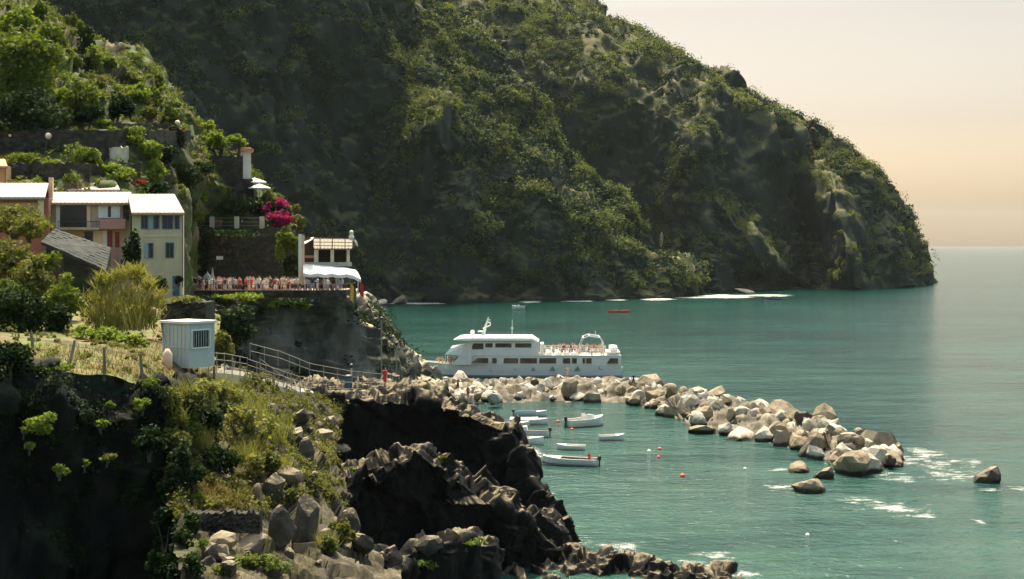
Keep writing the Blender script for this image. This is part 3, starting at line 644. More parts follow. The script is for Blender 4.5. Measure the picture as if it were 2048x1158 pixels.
# --- upper house
w4 = Wall(100, 420, 126, HZ); h = empty('upper_house', w4.pt(165, 420), 0, 'house behind the pink house with pale roof and grey chimney', 'house')
w4.slab(h, 104, 378, 236, 430, 0, -6, 'wall', 'plaster_peach'); w4.roof(h, 99, 240, 379, 113, 227, 353, 3)
m = MB(); w4.box(m, 167, 346, 177, 374, -1.0, -1.8); c = m.build('chimney', 'stone_wall', h); m = MB(); w4.box(m, 165, 343, 179, 346.5, -.9, -1.9); m.build('chimney_cap', 'slate_roof', c)
w4.window(h, 120, 384, 132, 400, 'frame_blue'); 
w5 = Wall(-10, 420, 124, HZ); h = empty('ochre_house', w5.pt(-5, 420), 0, 'sliver of ochre house above the red house roof', 'house')
w5.slab(h, -80, 330, 12, 430, 0, -6, 'wall', 'plaster_orange'); w5.roof(h, -84, 15, 332, -80, 10, 318, 3, mat='tile_orange'); w5.window(h, -14, 342, -4, 358, 'frame_blue')
# --- slate roofed shed
w6 = Wall(90, 600, 96, 4); h = empty('stone_shed', w6.pt(150, 600), 0, 'dark stone shed with sagging slate roof below the pink house', 'shed')
a, b, c, d = w6.pt(82, 484, .3), w6.pt(212, 541, .3), w6.pt(222, 496, -3.2), w6.pt(110, 458, -3.2); z = Vector((0, 0, .18))
g = MB(); g.hexa([p - z for p in (a, b, c, d)] + [a, b, c, d])
for k in range(14):
    for j in range(9):
        q = lambda u, v: a * (1 - u) * (1 - v) + b * u * (1 - v) + c * u * v + d * (1 - u) * v
        u0, v0 = k / 14 + RNG.uniform(-.004, .004), j / 9; p = [q(u0, v0), q(u0 + .066, v0), q(u0 + .066, v0 + .105), q(u0, v0 + .105)]
        lift = Vector((0, 0, RNG.uniform(.02, .05))); g.hexa([x + Vector((0, 0, .006)) for x in p] + [p[0] + lift * 1.6, p[1] + lift * 1.6, p[2] + lift, p[3] + lift])
e = w6.pt(226, 600, -6.0); f_ = w6.pt(90, 560, -6.0)
g.build('roof', 'slate_roof', h)
m = MB(); q0, q1 = w6.pt(92, 494, 0), w6.pt(208, 546, 0); zb = w6.pt(150, 625)[2]
m.hexa([Vector((q0.x, q0.y, zb)), Vector((q1.x, q1.y, zb)), Vector((c.x, c.y, zb)), Vector((d.x, d.y, zb)), q0, q1, c - z * 1.3, d - z * 1.3]); m.build('wall', 'stone_wall', h)
w6.slab(h, 108, 520, 128, 590, .04, .003, 'doorway', 'wood_dark')

# --- retaining walls of the terraces
def rubble(name, wall, x0, y0, x1, y1, label, thick=1.2, mat='stone_wall', batter=.06, cat='wall', n=26):
    (ua, za), (ub, zb) = wall.uz(x0, y1), wall.uz(x1, y0); nv = max(4, int(n * (zb - za) / max(1, ub - ua)) + 3); rows = []
    for j in range(nv + 1):
        z = za + (zb - za) * j / nv; rows.append([wall.w(ua + (ub - ua) * i / n, z + (RNG.uniform(-.12, .12) if j == nv else 0), (1 - j / nv) * batter * (zb - za) + RNG.uniform(-.07, .07)) for i in range(n + 1)])
    rows.append([p - wall.n * thick for p in rows[-1]]); rows.append([Vector((p.x, p.y, za)) for p in rows[-1]])
    m = MB().grid(rows); k = len(rows); L = n + 1
    for e in (0, n): m.f.append(tuple(i * L + e for i in range(k)))
    o = m.build(name, mat); tag(o, label, cat); return o
wr = Wall(366, 585, 162.5, 12)
rubble('retaining_wall', wr, 352, 456, 566, 600, 'tall dark stone retaining wall behind the crowded terrace', n=60, thick=3)
wu = Wall(380, 450, 168, 12); rubble('garden_wall', wu, 366, 396, 532, 460, 'dark garden wall above the railing with cream posts', n=40)
def polywall(name, xs, yb, yt, label, mat='stone_wall', thick=.8, cat='wall'):
    """a rough stone wall along the hill, standing on the slope seen at the pixels (x, yb) and rising to yt"""
    base = []
    for x in xs:
        p = hit(x, yb, ['hillside']); base.append(p + Vector((0, -.5, 0)))
    n = 10; top = [P(x, yt, p.y).z for x, p in zip(xs, base)]; pts = []
    for i in range(len(xs) - 1):
        for k in range(n): pts.append((lerp(base[i], base[i + 1], k / n), top[i] + (top[i + 1] - top[i]) * k / n))
    pts.append((base[-1], top[-1])); rows = []
    for j in range(7):
        rows.append([Vector((p.x + RNG.uniform(-.06, .06), p.y + RNG.uniform(-.08, .08), (p.z - 1.5) + (z - p.z + 1.5) * j / 6 + (RNG.uniform(-.12, .12) if j == 6 else 0))) for p, z in pts])
    rows.append([q + Vector((0, thick, 0)) for q in rows[-1]]); rows.append([Vector((q.x, q.y, p.z - 1.5)) for q, (p, z) in zip(rows[-1], pts)])
    o = MB().grid(rows).build(name, mat); tag(o, label, cat); return o, base

polywall('terrace_wall', [-20, 60, 140, 220, 300, 380], 300, 260, 'long brown terrace wall with lamps across the garden slope')
polywall('vine_wall', [-20, 60, 140, 220, 280], 352, 326, 'low terrace wall under the vines behind the house roofs')
polywall('upper_terrace_wall', [170, 230, 290, 346], 262, 246, 'short brown stone wall under the round topiary bushes')
polywall('cream_parapet', [192, 225, 258], 308, 294, 'short pale parapet among the garden bushes', 'plaster_cream', .3)
wc = Wall(390, 370, 165.5, 12); rubble('ruin_wall', wc, 398, 312, 486, 400, 'grey stone wall of the garden below the white turret', n=24)
rubble('stone_bastion', Wall(320, 640, 86, 0), 322, 604, 412, 650, 'rounded stone wall with yellow grass top behind the white hut', n=20, thick=2.5)
wd = Wall(390, 1060, 57, 0); rubble('field_wall', wd, 380, 1024, 521, 1066, 'low dry stone wall below the golden grass', n=30, thick=.5)
# --- terrace with railing and crowd deck
TZ = 15.25
ta, tb = P(350, 590, 149.2), P(706, 590, 150.6)
dk = MB(); pts = [P(338, 590, 140), P(362, 590, 148.4), P(480, 590, 149.2), P(620, 590, 149.8), P(692, 590, 150.4), P(712, 592, 156), P(716, 592, 168), P(560, 590, 168), P(340, 590, 163)]
dk.prism([Vector((p.x, p.y, TZ - .5)) for p in pts], (0, 0, .5)); o = dk.build('terrace', 'paving'); o['kind'] = 'structure'

edge = [Vector((p.x, p.y, TZ)) for p in pts[:6]]
pr = empty('terrace_railing', edge[2], 0, 'rust coloured railing on low wall along the crowded terrace edge', 'railing')
m = MB(); m2 = MB(); m3 = MB()
for a, b in zip(edge[:-1], edge[1:]):
    t = (b - a).normalized(); nn_ = Vector((t.y, -t.x, 0)); q = [a + nn_ * .02, b + nn_ * .02, b - nn_ * .22, a - nn_ * .22]
    m.hexa([p + Vector((0, 0, -1.3)) for p in q] + [p + Vector((0, 0, .38)) for p in q])
    k = max(2, int((b - a).length / 2.4))
    for i in range(k + 1): p = lerp(a, b, i / k) - nn_ * .1; m2.tube([p + Vector((0, 0, .38)), p + Vector((0, 0, 1.02))], .025, 5)
    for zz in (1.0,): m3.tube([a - nn_ * .1 + Vector((0, 0, zz)), b - nn_ * .1 + Vector((0, 0, zz))], .03, 5)
m.build('parapet', 'stone_wall', pr); o = m2.build('post', 'iron', pr); o['kind'] = 'stuff'; m3.build('rail', 'rust_red', pr)
# upper railing with cream posts
rb = Wall(370, 455, 163.6, 12); h = empty('garden_railing', rb.pt(450, 457), 0, 'garden railing with four cream posts above the dark retaining wall', 'railing')
for x in (375, 424, 473.5, 524): rb.slab(h, x - 5, 433, x + 5, 457, .25, -.25, 'post', 'plaster_cream')
for y in (436, 444, 451): 
    m = MB(); m.tube([rb.pt(366, y), rb.pt(528, y)], .03, 5); m.build('rail', 'rail_pale', h)
# garden chairs behind the railing, terracotta pots
for i, x in enumerate((486, 493, 501)):
    c = empty('garden_chair', rb.pt(x, 456, -1.2), 0, 'white plastic chair behind the garden railing', 'chair', 'white chairs behind the railing'); s = .42
    MB().box(-s / 2, s / 2, -s / 2, s / 2, .40, .45).build('seat', 'canvas_white', c, local=True); MB().box(-s / 2, s / 2, s / 2 - .05, s / 2, .451, .95).build('backrest', 'canvas_white', c, local=True)
    for sx in (-1, 1):
        for sy in (-1, 1): MB().tube([(sx * .18, sy * .18, 0), (sx * .17, sy * .17, .40)], .02, 5).build('leg', 'canvas_white', c, local=True)
for x, r in ((431, .5), (438, .42)):
    c = MB().lathe(rb.pt(x, 456, -.8), [(r * .6, 0), (r * .95, .8), (r * 1.05, .82), (r * 1.05, .95), (r * .85, .95), (r * .8, .85)], 12).build('plant_pot', 'terracotta', smooth=True)
    tag(c, 'large terracotta pot behind the second cream post' if x == 431 else 'smaller terracotta pot beside the larger one on the garden terrace', 'plant pot')
# --- white turret with tile rim, sun shades
wt = Wall(487, 370, 170, 14); h = empty('white_turret', wt.pt(492, 372), 0, 'white square turret with orange tile rim on the garden terrace', 'tower')
wt.slab(h, 481, 303, 502, 358, 0, -1.9, 'wall', 'plaster_white'); wt.slab(h, 478, 358, 506, 405, .25, -2.2, 'base', 'stone_wall'); m = MB(); wt.box(m, 475, 297.5, 507, 303, .5, -2.3); m.build('tile_rim', 'tile_orange', h); m = MB(); wt.box(m, 479, 295, 502, 297.5, .2, -1.8); m.build('cap', 'plaster_peach', h)
for x0, x1, y, Y, lab in ((486, 533, 359, 171, 'upper of two flat white parasols by the turret'), (496, 542, 371, 169.5, 'lower of two flat white parasols by the turret')):
    wp = Wall(x0, y, Y, 12); c0 = wp.pt((x0 + x1) / 2, y); L = (x1 - x0) / F * Y / 2
    h = empty('parasol', c0 - Vector((0, 0, 2.0)), 0, lab, 'parasol')
    m = MB(); n_ = 8; rim = [c0 + Vector((math.cos(k * math.pi / 4) * L, math.sin(k * math.pi / 4) * L, -.28)) for k in range(n_)]; low = [p - Vector((0, 0, .14)) for p in rim]
    m.add([c0 + Vector((0, 0, .22))] + rim + low, [(0, 1 + k, 1 + (k + 1) % n_) for k in range(n_)] + [(1 + k, 1 + n_ + k, 1 + n_ + (k + 1) % n_, 1 + (k + 1) % n_) for k in range(n_)]); m.build('canopy', 'canvas_white', h)
    MB().tube([c0 - Vector((0, 0, 3.2)), c0 + Vector((0, 0, .3))], .04, 6).build('pole', 'frame_white', h)
ww = Wall(380, 305, 160, 10); m = MB(); m.prism([ww.pt(379, 250), ww.pt(385, 250), ww.pt(394, 306), ww.pt(387, 306)], -ww.n * .5); tag(m.build('buttress', 'plaster_cream'), 'slanting cream buttress catching the sun at the end of the terrace wall', 'buttress')
# garden globe lamps
for x, y, lab in ((22, 271, 'globe lamp nearer the photo edge on the brown terrace wall'), (97, 272, 'globe lamp farther along the brown terrace wall'), (355, 246, 'pinkish globe lamp by the round bush above the terrace wall end')):
    b = hit(x, y + 30 if y > 260 else y + 14, ['hillside']) + Vector((0, -1.0, 0)); t = P(x, y, b.y); h = empty('garden_lamp', b, 0, lab, 'lamp')
    MB().tube([b, t], .05, 6).build('post', 'iron', h); MB().lathe(t, [(.06, -.3), (.24, -.2), (.32, 0), (.24, .22), (.06, .3)], 10).build('globe', 'lamp_globe', h, smooth=True)
# garden table set glimpsed on the terrace at the top
# --- restaurant pavilion at the end of the terrace
wp = Wall(600, 585, 153.5, 9); h = empty('restaurant_pavilion', wp.pt(660, 585), 0, 'open sided stone restaurant pavilion above the white awning on the terrace', 'pavilion')
wp.slab(h, 597, 468, 603.5, 592, .35, -1.0, 'pillar', 'plaster_white', 'white face of the corner pillar'); wp.slab(h, 604, 470, 609, 570, .30, -1.2, 'pillar', 'plaster_peach', 'peach face of the corner pillar')  # corner pillar as a white strip beside a peach one
wp.slab(h, 609, 533, 706, 545, -.6, -6.0, 'upper_floor', 'stone_wall'); wp.slab(h, 609, 524.5, 704, 533, -.6, -.9, 'parapet', 'concrete')
for x0, x1 in ((628.5, 637), (661.5, 668.5), (694, 700)): wp.slab(h, x0, 497, x1, 524.4, -.62, -.95, 'pillar', 'plaster_cream')
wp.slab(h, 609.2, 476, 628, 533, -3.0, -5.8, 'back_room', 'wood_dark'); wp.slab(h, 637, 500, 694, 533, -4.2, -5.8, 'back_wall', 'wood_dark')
wp.slab(h, 610, 511, 628.4, 516, -.62, -.85, 'rail', 'terracotta')
m = MB(); A_, B_, C_, D_ = wp.pt(628, 497, -.4), wp.pt(704, 497, -.4), wp.pt(704, 478, -5.5), wp.pt(628, 476, -5.5); z = Vector((0, 0, .14)); m.hexa([A_ - z, B_ - z, C_ - z, D_ - z, A_, B_, C_, D_])
for k in range(12): p0, p1 = lerp(A_, B_, k / 11), lerp(D_, C_, k / 11); m.tube([p0 + Vector((0, 0, .06)), p1 + Vector((0, 0, .02))], .05, 5)
m.build('reed_roof', 'wood_grey', h)
m = MB(); A_, B_, C_, D_ = wp.pt(608, 488, -.2), wp.pt(625, 478, -.2), wp.pt(627, 474, -5), wp.pt(609, 479, -5); m.hexa([p - Vector((0, 0, .1)) for p in (A_, B_, C_, D_)] + [A_, B_, C_, D_]); m.build('side_roof', 'plaster_white', h)
m = MB()
for y in (477, 484, 491): m.tube([wp.pt(628, y, .1), wp.pt(710, y + 1, .1)], .045, 5)
for x in (640, 665, 690, 708): m.tube([wp.pt(x, 476, .1), wp.pt(x, 498, .1)], .045, 5)
m.build('pergola_beam', 'wood_grey', h)
m = MB(); c = wp.pt(703, 474, -.5); m.lathe(c - Vector((0, 0, .35)), [(.16, 0), (.3, .35), (.18, .6), (.22, .95), (.06, 1.1)], 8); m.tube([c, c + Vector((.5, 0, -.6)), c + Vector((.65, 0, -1.0))], [.12, .15, .05], 6); m.build('stone_finial', 'plaster_white', h)
# awning below
h = empty('restaurant_awning', wp.pt(660, 570), 0, 'bright white canvas awning sheltering diners below the pavilion', 'awning')
m = MB(); rows = []
for j in range(7):
    v = j / 6; row = []
    for i in range(17):
        u = i / 16; sag = .12 * math.sin(u * math.pi * 4) ** 2; rise = .9 * (1 - u) ** .6 * v * .6
        p = lerp(wp.pt(606, 546, 2.2), wp.pt(722 if True else 0, 549, 2.2), u) * (1 - v) + lerp(wp.pt(606, 533, -1.2), wp.pt(706, 539, -1.2), u) * v
        p.z += .55 * math.sin(v * math.pi) * .6 + rise * .6 - sag * (1 - v) - (.5 * max(0, u - .86) / .14 * (1 - v)); row.append(p)
    rows.append(row)
fr = [[p - Vector((0, 0, .32 + .05 * (i % 2))) for i, p in enumerate(rows[0])], rows[0]]
m.grid(rows); m.build('canvas', 'canvas_white', h, smooth=True); MB().grid(fr).build('valance', 'canvas_white', h)
for x in (610, 648, 684, 716): MB().tube([wp.pt(x, 549, 2.1), Vector((*wp.pt(x, 549, 2.1)[:2], TZ))], .045, 6).build('pole', 'frame_white', h)
# flags by the awning corner
for x, y0, y1, mt, lab in ((722, 572, 590, 'flag_red', 'red flag hanging at the terrace corner'), (702, 574, 600, 'flag_yellow', 'yellow cloth hanging over the terrace corner')):
    t = P(x, y0 - 8, 150.2); h = empty('flag', Vector((t.x, t.y, TZ)), 0, lab, 'flag'); b = P(x, y1, 150.2); 
    MB().tube([Vector((t.x - .1, t.y, b.z - .6)), Vector((t.x - .1, t.y, t.z + .3))], .03, 5).build('pole', 'wood_grey', h)
    rows = [[Vector((t.x - .07 + .36 * i / 4, t.y + .06 * math.sin(i * 1.7 + j), lerp(t.z, b.z, j / 5) - .08 * i)) for i in range(5)] for j in range(6)]; rows2 = [[p + Vector((0, .02, 0)) for p in r] for r in rows]
    MB().grid(rows).grid(rows2).build('cloth', mt, h, smooth=True)
# white sign on the retaining wall, monument post, wall lamp, tents
m = MB(); wr.box(m, 432.5, 512, 446, 519, 1.3, 1.24); tag(m.build('sign_board', 'frame_white'), 'small blank white board fixed to the dark retaining wall', 'board')
m = MB(); t0 = wr.pt(425, 584, 3); t0.z = TZ; m.tube([t0, wr.pt(425, 556, 3) , wr.pt(425, 535, 3)], [.26, .22, .04], 8); tag(m.build('stone_obelisk', 'plaster_cream'), 'slender pale stone obelisk standing in the terrace crowd', 'obelisk')
for x0, x1, lab in ((378, 402, 'grey cafe parasol nearer the yellow house'), (406, 424, 'grey cafe parasol beside the obelisk')):
    c0 = wr.pt((x0 + x1) / 2, 548, 4); L = (x1 - x0) / F * 158 / 2; h = empty('cafe_parasol', Vector((c0.x, c0.y, TZ)), 0, lab, 'parasol'); n_ = 8
    rim = [c0 + Vector((math.cos(k * math.pi / 4) * L, math.sin(k * math.pi / 4) * L, -.35)) for k in range(n_)]; low = [p - Vector((0, 0, .2)) for p in rim]
    MB().add([c0 + Vector((0, 0, .25))] + rim + low, [(0, 1 + k, 1 + (k + 1) % n_) for k in range(n_)] + [(1 + k, 1 + n_ + k, 1 + n_ + (k + 1) % n_, 1 + (k + 1) % n_) for k in range(n_)]).build('canopy', 'hut_paint', h)
    MB().tube([Vector((c0.x, c0.y, TZ)), c0 + Vector((0, 0, .3))], .04, 6).build('pole', 'frame_white', h)
# --- white hut on stilts
th = math.radians(-34); hu = empty('metal_hut', P(378, 742, 71.5), 0, 'pale metal hut on stilts with barred window beside the railed path', 'hut')
ua_ = Vector((math.cos(th), math.sin(th), 0)); ub_ = Vector((-math.sin(th), math.cos(th), 0))   # left wall runs along -ua_, right wall along ub_
zt, zb = P(378, 648, 71.5).z, P(378, 737, 71.5).z; c0 = Vector((P(378, 700, 71.5).x, 71.5, 0)); A, B = 1.95, 1.75
q = [c0, c0 + ub_ * B, c0 + ub_ * B - ua_ * A, c0 - ua_ * A]; m = MB(); m.hexa([Vector((p.x, p.y, zb)) for p in q] + [Vector((p.x, p.y, zt)) for p in q]); m.build('body', 'hut_paint', hu)
m = MB(); e = .10; q2 = [c0 + (ua_ - ub_) * e, c0 + ub_ * (B + e) + ua_ * e, c0 + ub_ * (B + e) - ua_ * (A + e), c0 - ua_ * (A + e) - ub_ * e]; m.hexa([Vector((p.x, p.y, zt + .002)) for p in q2] + [Vector((p.x, p.y, zt + .12)) for p in q2]); m.build('roof', 'hut_roof', hu)
# ribs of the cladding
m = MB()
for k in range(1, 7): p = c0 - ua_ * (A * k / 7) - ub_ * .012; m.tube([Vector((p.x, p.y, zb)), Vector((p.x, p.y, zt))], .018, 4)
for zz in (.45, .98): a, b = c0 - ub_ * .02, c0 - ua_ * A - ub_ * .02; m.tube([Vector((a.x, a.y, lerp(zb, zt, zz))), Vector((b.x, b.y, lerp(zb, zt, zz)))], .02, 4)
m.build('cladding_rib', 'hut_paint', hu)
def onr(f, z, d=0): p = c0 + ub_ * (B * f) + ua_ * d; return Vector((p.x, p.y, z))
zw0, zw1 = lerp(zb, zt, .46), lerp(zb, zt, .84); m = MB(); f0, f1 = .12, .78
for a, b, z0, z1 in ((f0, f1, zw0 - .06, zw0), (f0, f1, zw1, zw1 + .06), (f0 - .03, f0, zw0 - .06, zw1 + .06), (f1, f1 + .03, zw0 - .06, zw1 + .06)): m.hexa([onr(a, z0, .05), onr(b, z0, .05), onr(b, z0, .002), onr(a, z0, .002), onr(a, z1, .05), onr(b, z1, .05), onr(b, z1, .002), onr(a, z1, .002)])
wi = m.build('window', 'frame_white', hu); m = MB(); m.hexa([onr(f0, zw0, .012), onr(f1, zw0, .012), onr(f1, zw0, .003), onr(f0, zw0, .003), onr(f0, zw1, .012), onr(f1, zw1, .012), onr(f1, zw1, .003), onr(f0, zw1, .003)]); m.build('pane', 'glass_dark', wi)
for k in range(7): x = f0 + (f1 - f0) * (k + .5) / 7; MB().tube([onr(x, zw0, .04), onr(x, zw1, .04)], .014, 5).build('bar', 'hut_paint', wi)
for p in q: MB().tube([Vector((p.x, p.y, zb - 1.2)) + (ua_ * -.05), Vector((p.x, p.y, zb))], .07, 6).build('leg', 'rust_red', hu)
MB().tube([c0 - ua_ * A - ub_ * .05 + Vector((0, 0, zt)), P(336, 722, 71)], .05, 6).build('brace', 'iron', hu)
MB().lathe(P(335, 722, 70), [(.16, -.4), (.24, -.3), (.24, .35), (.14, .5), (.08, .6)], 10).build('gas_bottle', 'plaster_peach', smooth=True)
tag(bpy.data.objects['gas_bottle'], 'pale pink gas bottle in the grass before the hut', 'gas bottle')
# --- railed path, landing
pl = [(424, 742, 75), (462, 744, 79), (500, 750, 83), (540, 762, 88), (600, 780, 96), (660, 786, 103), (720, 787, 108), (790, 786, 111), (840, 785, 113)]
L_ = [P(*p) for p in pl]; rows = []
for p in L_: rows.append([p + Vector((0, -.9, 0)), p + Vector((0, .9, .02))])
lo = [[r[0] - Vector((0, 0, .5)), r[0], r[1], r[1] - Vector((0, 0, .5))] for r in rows]
o = MB().grid(lo).build('path', 'concrete'); o['kind'] = 'structure'
def railing(name, pts, hgt, nr, mp, mr, label, step=2.0):
    h = empty(name, pts[0], 0, label, 'railing'); d = [0]
    for a, b in zip(pts[:-1], pts[1:]): d.append(d[-1] + (b - a).length)
    def at(t):
        for i in range(len(pts) - 1):
            if t <= d[i + 1] + 1e-6: return lerp(pts[i], pts[i + 1], (t - d[i]) / (d[i + 1] - d[i]))
        return pts[-1]
    k = max(2, int(d[-1] / step))
    for i in range(k + 1): p = at(d[-1] * i / k); MB().tube([p - Vector((0, 0, .1)), p + Vector((0, 0, hgt + .05))], .03, 6).build('post', mp, h)
    for j in range(nr):
        z = Vector((0, 0, hgt * (j + 1) / nr)); MB().tube([p + z for p in pts], .02, 5).build('rail', mr, h)
    return h
railing('path_railing', [p + Vector((0, -.8, 0)) for p in L_[:3]], 1.05, 3, 'rail_pale', 'rail_pale', 'pale railing beside the hut where the path is level', 1.5)
railing('slope_railing', [p + Vector((0, -.8, 0)) for p in L_[2:6]] , 1.0, 3, 'rail_pale', 'rail_pale', 'pale railing running down the steep part of the path', 2.2)
railing('cliff_railing', [P(500, 716, 88), P(560, 730, 94), P(620, 752, 102), P(700, 765, 110), P(780, 772, 115)], .9, 2, 'rail_pale', 'rail_pale', 'thin railing on the cliff side of the path', 2.6)
railing('stair_handrail', [P(520, 748, 84), P(560, 778, 87), P(600, 800, 90), P(628, 822, 92)], .9, 2, 'rail_pale', 'rail_pale', 'handrail dropping from the path towards the rocks', 2.2)
railing('platform_railing', [p + Vector((0, -1.2, 0)) for p in L_[5:]], .95, 2, 'iron', 'rail_pale', 'low railing along the landing platform edge', 2.2)
# lamp posts, bin, posts by the landing
for x, y0, y1, Y, lab, mt in ((763, 640, 742, 140, 'tall pale pole beside the rock stairs', 'rail_pale'), (793, 690, 775, 128, 'shorter grey pole nearer the breakwater', 'rail_pale'), (703, 735, 762, 112, 'thin blue grey lamp post above the dark bin', 'hut_paint')):
    h = empty('lamp_post', P(x, y1, Y), 0, lab, 'lamp post'); MB().tube([P(x, y1 + 14, Y), P(x, y0, Y)], .07, 6).build('post', mt, h); MB().lathe(P(x, y0 - 1, Y), [(.05, -.1), (.16, 0), (.2, .15), (.08, .26)], 8).build('lantern', 'iron', h, smooth=True)
b = P(697, 778, 108); h = empty('litter_bin', b, 0, 'dark blue litter bin on the landing path', 'bin'); MB().lathe(b, [(.24, 0), (.30, .1), (.32, .85), (.30, .9)], 12).build('body', 'frame_blue', h, smooth=True); MB().lathe(b, [(.34, .902), (.34, .97), (.2, 1.08)], 12).build('lid', 'iron', h, smooth=True)
# field fence
for k, (x, y0, y1, Y, lean, lab, mt) in enumerate(((150, 680, 742, 60.5, -18, 'pale leaning fence post at the field edge', 'trunk_pale'), (208, 694, 756, 61.5, 0, 'upright grey fence post between the leaning post and the hut', 'wood_grey'), (281, 707, 768, 62.8, 2, 'upright grey fence post nearest the hut', 'wood_grey'), (62, 664, 700, 66, 3, 'short fence post among the dark bushes', 'wood_grey'))):
    a, b = P(x, y0, Y), P(x + lean, y1 + 6, Y); m = MB(); m.tube([b, lerp(b, a, .5) + Vector((.03, 0, 0)), a], [.085, .075, .06], 7); tag(m.build('fence_post', mt), lab, 'fence post')
m = MB(); 
for z in (690, 715): m.tube([P(62, z - 15, 66), P(148, z + 3, 60.6), P(208, z + 10, 61.4), P(281, z + 22, 62.8)], .008, 4)
tag(m.build('fence_wire', 'iron'), 'two slack wires strung between the field fence posts', 'wire')
# ------------------------------------------------------------------ scrub over the headland (nobody could count it)
bpy.context.view_layer.update()
def scatter(name, n, r0, r1, nleaf, leaf, seed, rows_to, pref):
    g, ob = LAND[name]; q = np.random.default_rng(seed)
    a, b, c = g[:-1, :-1], g[1:, :-1], g[:-1, 1:]; cr = np.cross(c - a, b - a); area = np.linalg.norm(cr, axis=2); nz = np.abs(cr[..., 2]) / (area + 1e-9)
    # only where the camera side can be seen
    px = CX + a[..., 0] / a[..., 1] * F; py = HY - (a[..., 2] - EYE) / a[..., 1] * F
    ok = (px > -150) & (px < 2200) & (py > -150) & (a[..., 2] > 4)
    ok[int(rows_to * ok.shape[0]):] = False
    mott = fbm(a.reshape(-1, 3) / 26 + 5, 3).reshape(area.shape)
    w_ = area * ok * np.clip(pref + (nz - .45) * 4.0 + mott * 2.4, .012, 3); w_ = (w_ / w_.sum()).ravel()
    ii = q.choice(len(w_), n, p=w_); A = a.reshape(-1, 3)[ii]; Bv = (b - a).reshape(-1, 3)[ii]; Cv = (c - a).reshape(-1, 3)[ii]
    p = A + Bv * q.random((n, 1)) + Cv * q.random((n, 1)); r = r0 + (r1 - r0) * q.random(n) ** 2.2
    return [(Vector(p[i]) + Vector((0, 0, r[i] * .35)), (r[i], r[i], r[i] * (.7 + .5 * q.random()))) for i in range(n)]
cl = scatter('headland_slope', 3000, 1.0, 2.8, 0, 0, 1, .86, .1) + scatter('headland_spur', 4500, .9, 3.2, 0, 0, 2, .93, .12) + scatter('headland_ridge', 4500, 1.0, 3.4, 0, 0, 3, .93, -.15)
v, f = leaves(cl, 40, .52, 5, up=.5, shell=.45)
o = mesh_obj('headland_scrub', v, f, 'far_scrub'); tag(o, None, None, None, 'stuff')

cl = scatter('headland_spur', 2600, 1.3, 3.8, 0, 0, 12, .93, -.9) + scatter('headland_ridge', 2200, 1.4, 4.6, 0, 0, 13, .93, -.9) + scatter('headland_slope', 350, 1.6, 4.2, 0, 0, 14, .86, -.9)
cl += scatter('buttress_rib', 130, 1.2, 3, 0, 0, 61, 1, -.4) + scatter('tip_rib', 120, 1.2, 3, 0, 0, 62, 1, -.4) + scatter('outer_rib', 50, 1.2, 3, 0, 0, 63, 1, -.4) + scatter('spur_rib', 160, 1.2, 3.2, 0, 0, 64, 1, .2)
v, f = leaves(cl, 95, .40, 15, up=.6, shell=.6); o = mesh_obj('headland_treetops', v, f, 'lit_crest_scrub'); o['kind'] = 'stuff'
# ground cover of the garden hill
cl = scatter('hillside', 1100, .3, .9, 0, 0, 8, .93, .6)
v, f = leaves(cl, 70, .13, 6, up=.5, shell=.4); o = mesh_obj('hillside_undergrowth', v, f, 'leaf_mid'); o['kind'] = 'stuff'
cl = scatter('hillside', 900, .3, .8, 0, 0, 18, .93, .5)
v, f = leaves(cl, 60, .13, 7, up=.6, shell=.4); o = mesh_obj('hillside_weeds', v, f, 'leaf_olive'); o['kind'] = 'stuff'
cl = scatter('slope_ground', 900, .15, .6, 0, 0, 28, .6, .6)
v, f = leaves(cl, 70, .07, 8, up=.6, shell=.3); o = mesh_obj('bank_undergrowth', v, f, 'leaf_olive'); o['kind'] = 'stuff'
cl = scatter('near_cliff', 260, .25, .8, 0, 0, 48, .9, .6)
v, f = leaves(cl, 60, .06, 10, up=.4, shell=.4); o = mesh_obj('cliff_undergrowth', v, f, 'leaf_dark'); o['kind'] = 'stuff'
cl = scatter('field', 520, .12, .42, 0, 0, 58, .9, .8)
v, f = leaves(cl, 50, .06, 11, up=.7, shell=.3); o = mesh_obj('field_weeds', v, f, 'leaf_olive'); o['kind'] = 'stuff'
cl = scatter('crag', 330, .4, 1.3, 0, 0, 38, .85, .5)
v, f = leaves(cl, 60, .13, 9, up=.4, shell=.4); o = mesh_obj('crag_undergrowth', v, f, 'leaf_dark'); o['kind'] = 'stuff'
